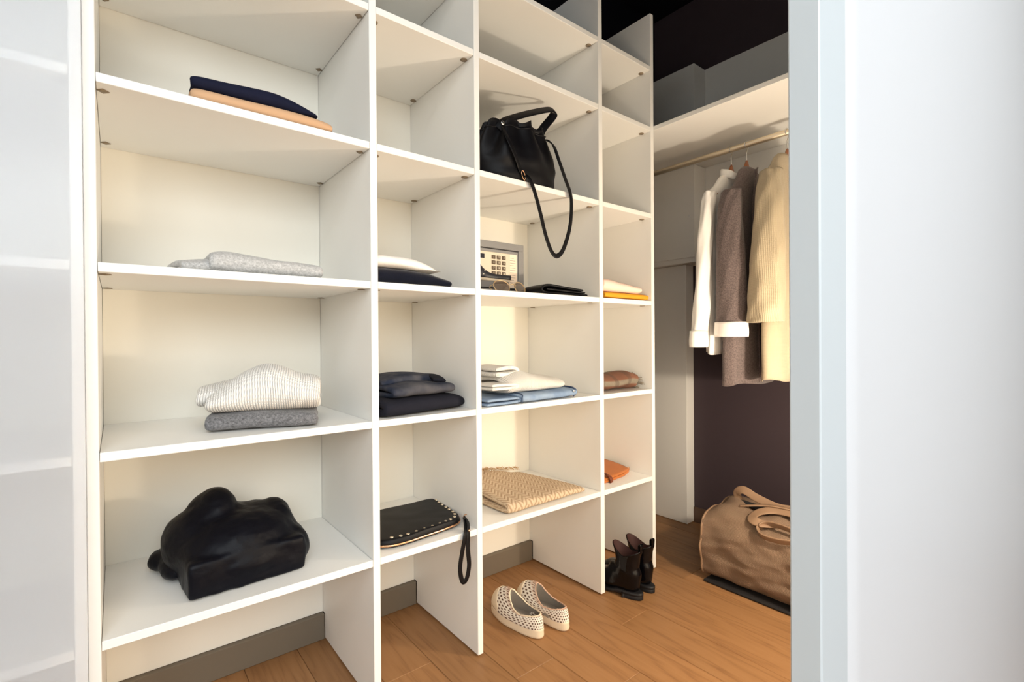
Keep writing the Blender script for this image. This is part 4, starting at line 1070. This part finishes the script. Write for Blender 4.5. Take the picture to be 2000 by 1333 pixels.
def sneaker(loc, rot, side, label):
    t = empty('sneaker', loc, label, 'shoe', 'pair of woven white sneakers')
    R = Matrix.Rotation(rot, 3, 'Z'); O = Vector(loc)
    T = lambda x, y, z: R @ Vector((x, y, z)) + O
    def sole(u, v):
        x, y = foot_out(2*pi*u, side=side)
        pr_ = [(0.0, 0.0006), (0.9, 0.0006), (0.985, 0.003), (1.0, 0.010), (0.992, 0.020), (1.0, 0.024), (0.992, 0.031), (0.95, 0.033), (0.5, 0.033), (0.0, 0.033)]
        r, z = pr_[int(round(v*9))]
        f = y/0.262+0.5
        z2_ = z + (0.007*max(0, f-0.8)/0.2 if z > 0.003 else 0) + (0.004*(1-f) if z > 0.015 else 0)
        return T(x*r, y*r, z2_)
    surf('sole', sole, 72, 9, M['rubber'], t, cu=True)
    def collar(th):
        c, s = cos(th), sin(th)
        y = -0.046+(0.074 if s > 0 else 0.070)*s; x = 0.0335*c*(1-0.16*max(0, -s))+0.001*side
        f = max(0, s)
        z = 0.068+0.046*f**2.2+0.009*max(0, -s)**2-0.004*(1-abs(s))
        return x, y, z
    def upper(u, v, off=0.0):
        th = 2*pi*u; ox, oy = foot_out(th, side=side); cx, cy, cz = collar(th)
        ox *= 0.985; oy *= 0.985
        z0 = 0.029+0.006*max(0, oy/0.13)
        f = max(0, sin(th))
        x = ox+(cx-ox)*v**1.25; y = oy+(cy-oy)*(v**(1.0+0.5*f))
        z = z0+(cz-z0)*(sin(v*pi/2)**(1.0-0.12*f))
        bul = 0.004*sin(pi*v); ln = sqrt(ox*ox+oy*oy)+1e-6
        return T(x+(ox/ln)*(bul+off), y+(oy/ln)*(bul+off)*0.6, z+off*0.6+0.003*f*sin(pi*v))
    surf('upper', upper, 84, 16, M['woven'], t, cu=True, uvs=(38, 7), solid=0.0015)
    def inner(u, v):
        th = 2*pi*u; cx, cy, cz = collar(th)
        return T(cx*(0.93+0.10*v), cy+(0.03*max(0, sin(th)))*v-(0.002 if sin(th) < 0 else -0.002)*0, cz-0.001-(cz-0.036)*v)
    surf('lining', inner, 60, 8, M['lining'], t, cu=True)
    surf('insole', lambda u, v: T(collar(2*pi*u)[0]*1.03*v, -0.046+(collar(2*pi*u)[1]+0.046+0.03*max(0, sin(2*pi*u)))*v, 0.037), 40, 4, M['lining'], t, cu=True)
    pts = []
    for i in range(72):
        cx, cy, cz = collar(2*pi*i/72); pts.append(T(cx+random.uniform(-1, 1)*0.0009, cy, cz+0.001+random.uniform(-1, 1)*0.0014))
    sweep('collar_trim', pts, 0.0026, 0.0026, M['fray'] if side < 0 else M['rubber'], t, closed=True, nseg=6, up=(0, 0, 1))
    def toe(u, v):
        a = 0.5+(u-0.5)*0.70; q = upper(0.25+(a-0.5)*0.5, 0.01+0.62*v*(1-0.80*(2*u-1)**2), 0.0022); return q
    surf('toe_cap', toe, 30, 8, M['rubber'], t, solid=0.0015)
    # fringe of short threads below the collar
    bm = bmesh.new(); rnd = random.Random(5+side)
    for i in range(90):
        th = 2*pi*i/90; u = i/90
        a = upper(u, 0.985, 0.001); b = upper(u, 0.985-0.14*(0.5+rnd.random()*0.8), 0.0035)
        d = Vector((0.0008, 0.0008, 0)); 
        vs = [bm.verts.new(a+d), bm.verts.new(a-d), bm.verts.new(b-d*0.6), bm.verts.new(b+d*0.6)]
        bm.faces.new(vs)
    me = bpy.data.meshes.new('threads'); bm.to_mesh(me); bm.free()
    o = link('threads', me, M['fray'], t); o['kind'] = 'stuff'
    md = o.modifiers.new('s', 'SOLIDIFY'); md.thickness = 0.0008
    return t
sneaker((1.166, 0.070, 0.0), 0.08, 1, 'left sneaker of the woven white pair, nearer the camera')
sneaker((1.272, 0.045, 0.0), 0.03, -1, 'right sneaker of the woven white pair, half hidden behind the other')

M['boot'] = mat('oxblood_black_leather', (6, 6, 10), 0.2, 0.25, 30, 0.4, 45, spec=0.3, coat=0.0, dist=0.004)
M['bootlin'] = mat('brown_lining', (62, 38, 36), 0.7, 0.1, 40, spec=0.3)
M['elastic'] = mat('black_elastic', (16, 15, 18), 0.85, 0.1, 90)
M['bsole'] = mat('black_rubber', (22, 22, 26), 0.55, 0.1, 40, spec=0.4)
def boot(loc, rot, side, label):
    t = empty('ankle_boot', loc, label, 'boot', 'pair of black ankle boots')
    R = Matrix.Rotation(rot, 3, 'Z'); O = Vector(loc)
    T = lambda x, y, z: R @ Vector((x, y, z)) + O
    L = 0.268
    def so(u, v):
        x, y = foot_out(2*pi*u, L, 0.092, 0.070, side)
        r, z = [(0.0, 0.014), (0.92, 0.014), (1.0, 0.016), (1.0, 0.026), (0.93, 0.028), (0.0, 0.028)][int(round(v*5))]
        f = y/L+0.5
        return T(x*r, y*r, z-0.013*(1/(1+exp(-(f-0.42)*22)))+0.010*max(0, f-0.85)/0.15)
    surf('sole', so, 60, 5, M['bsole'], t, cu=True)
    def hl(u, v):
        x, y = foot_out(2*pi*u, L, 0.092, 0.070, side)
        if y > -0.062: y = -0.062
        r, z = [(0.0, 0.0008), (0.97, 0.0008), (0.985, 0.004), (0.97, 0.024), (0.0, 0.024)][int(round(v*4))]
        cx, cy = 0, -0.098
        return T(cx+(x-cx)*r, cy+(y-cy)*r, z)
    surf('heel', hl, 48, 4, M['bsole'], t, cu=True)
    # rings from the toe tip to the top of the shaft: centre (y,z), half width, half length along the ring, tilt
    rings = [(0.128, 0.024, 0.006, 0.005, 0.0), (0.120, 0.030, 0.026, 0.016, 0.05), (0.098, 0.038, 0.040, 0.025, 0.10), (0.062, 0.043, 0.0445, 0.031, 0.16),
             (0.020, 0.050, 0.041, 0.040, 0.32), (-0.018, 0.060, 0.036, 0.056, 0.62), (-0.048, 0.072, 0.0345, 0.074, 0.98), (-0.064, 0.098, 0.034, 0.062, 1.28),
             (-0.066, 0.120, 0.034, 0.052, 1.48), (-0.066, 0.142, 0.035, 0.051, 1.57), (-0.067, 0.162, 0.0365, 0.053, 1.57), (-0.067, 0.178, 0.0375, 0.055, 1.57)]
    rr = [catmull([(a, b, c) for a, b, c, d, e in rings], 4), catmull([(d, e, 0) for a, b, c, d, e in rings], 4)]
    n = len(rr[0])
    def up(u, v, inn=0.0):
        i = min(n-1, int(round(v*(n-1)))); cy, cz, hw = rr[0][i]; hl_, tl, _ = rr[1][i]
        a = 2*pi*u; c, s = cos(a), sin(a)
        # ring plane: x across, second axis rotates from vertical (toe) to horizontal (shaft, +s = front)
        sx = hw*abs(c)**0.85*(1 if c > 0 else -1)-inn*c; ss = (hl_-inn)*s
        y = cy+ss*sin(tl) ; z = cz+ss*cos(tl)
        if v > 0.9:   # dipped sides, raised front and back tabs
            k = (v-0.9)/0.1; z += k*(0.016*abs(s)**1.6-0.010*(1-abs(s))) + k*0.010*max(0, s)
            y += k*0.012*max(0, s)-k*0.006*max(0, -s); 
        wr = 0.0022*sin(42*v+2*sin(a))*(1 if 0.45 < v < 0.8 else 0.2)
        z = max(z, 0.024)
        return T(sx*(1+wr*6)+0.004*side*(1 if v < 0.3 else 0), y+wr*s, z)
    surf('upper', up, 48, n-1, M['boot'], t, cu=True, solid=0.002)
    surf('lining', lambda u, v: up(u, 1.0-0.28*v, 0.003), 48, 12, M['bootlin'], t, cu=True)
    for q in (0.0, 0.5):
        surf('elastic_gore', lambda u, v: up(q+(u-0.5)*0.13*(1-0.5*v), 0.985-0.30*v, -0.0014), 10, 14, M['elastic'], t)
    tb_ = [up(0.75, 0.97, -0.003), up(0.75, 1.0, -0.002)+Vector((0, 0, 0.010)), up(0.75, 1.0, 0.002)+Vector((0, -0.004, 0.026)), up(0.75, 1.0, 0.002)+Vector((0, 0.006, 0.022)), up(0.75, 0.97, 0.006)]
    sweep('pull_tab', catmull(tb_, 6), 0.010, 0.0018, M['boot'], t, up=(0, 1, 0.1), nseg=8, round_=4)
    return t
boot((1.640, 0.005, 0.0), 0.10, 1, 'left black ankle boot, beside the last white divider foot')
boot((1.738, 0.010, 0.0), -0.02, -1, 'right black ankle boot, nearer the duffel bag')
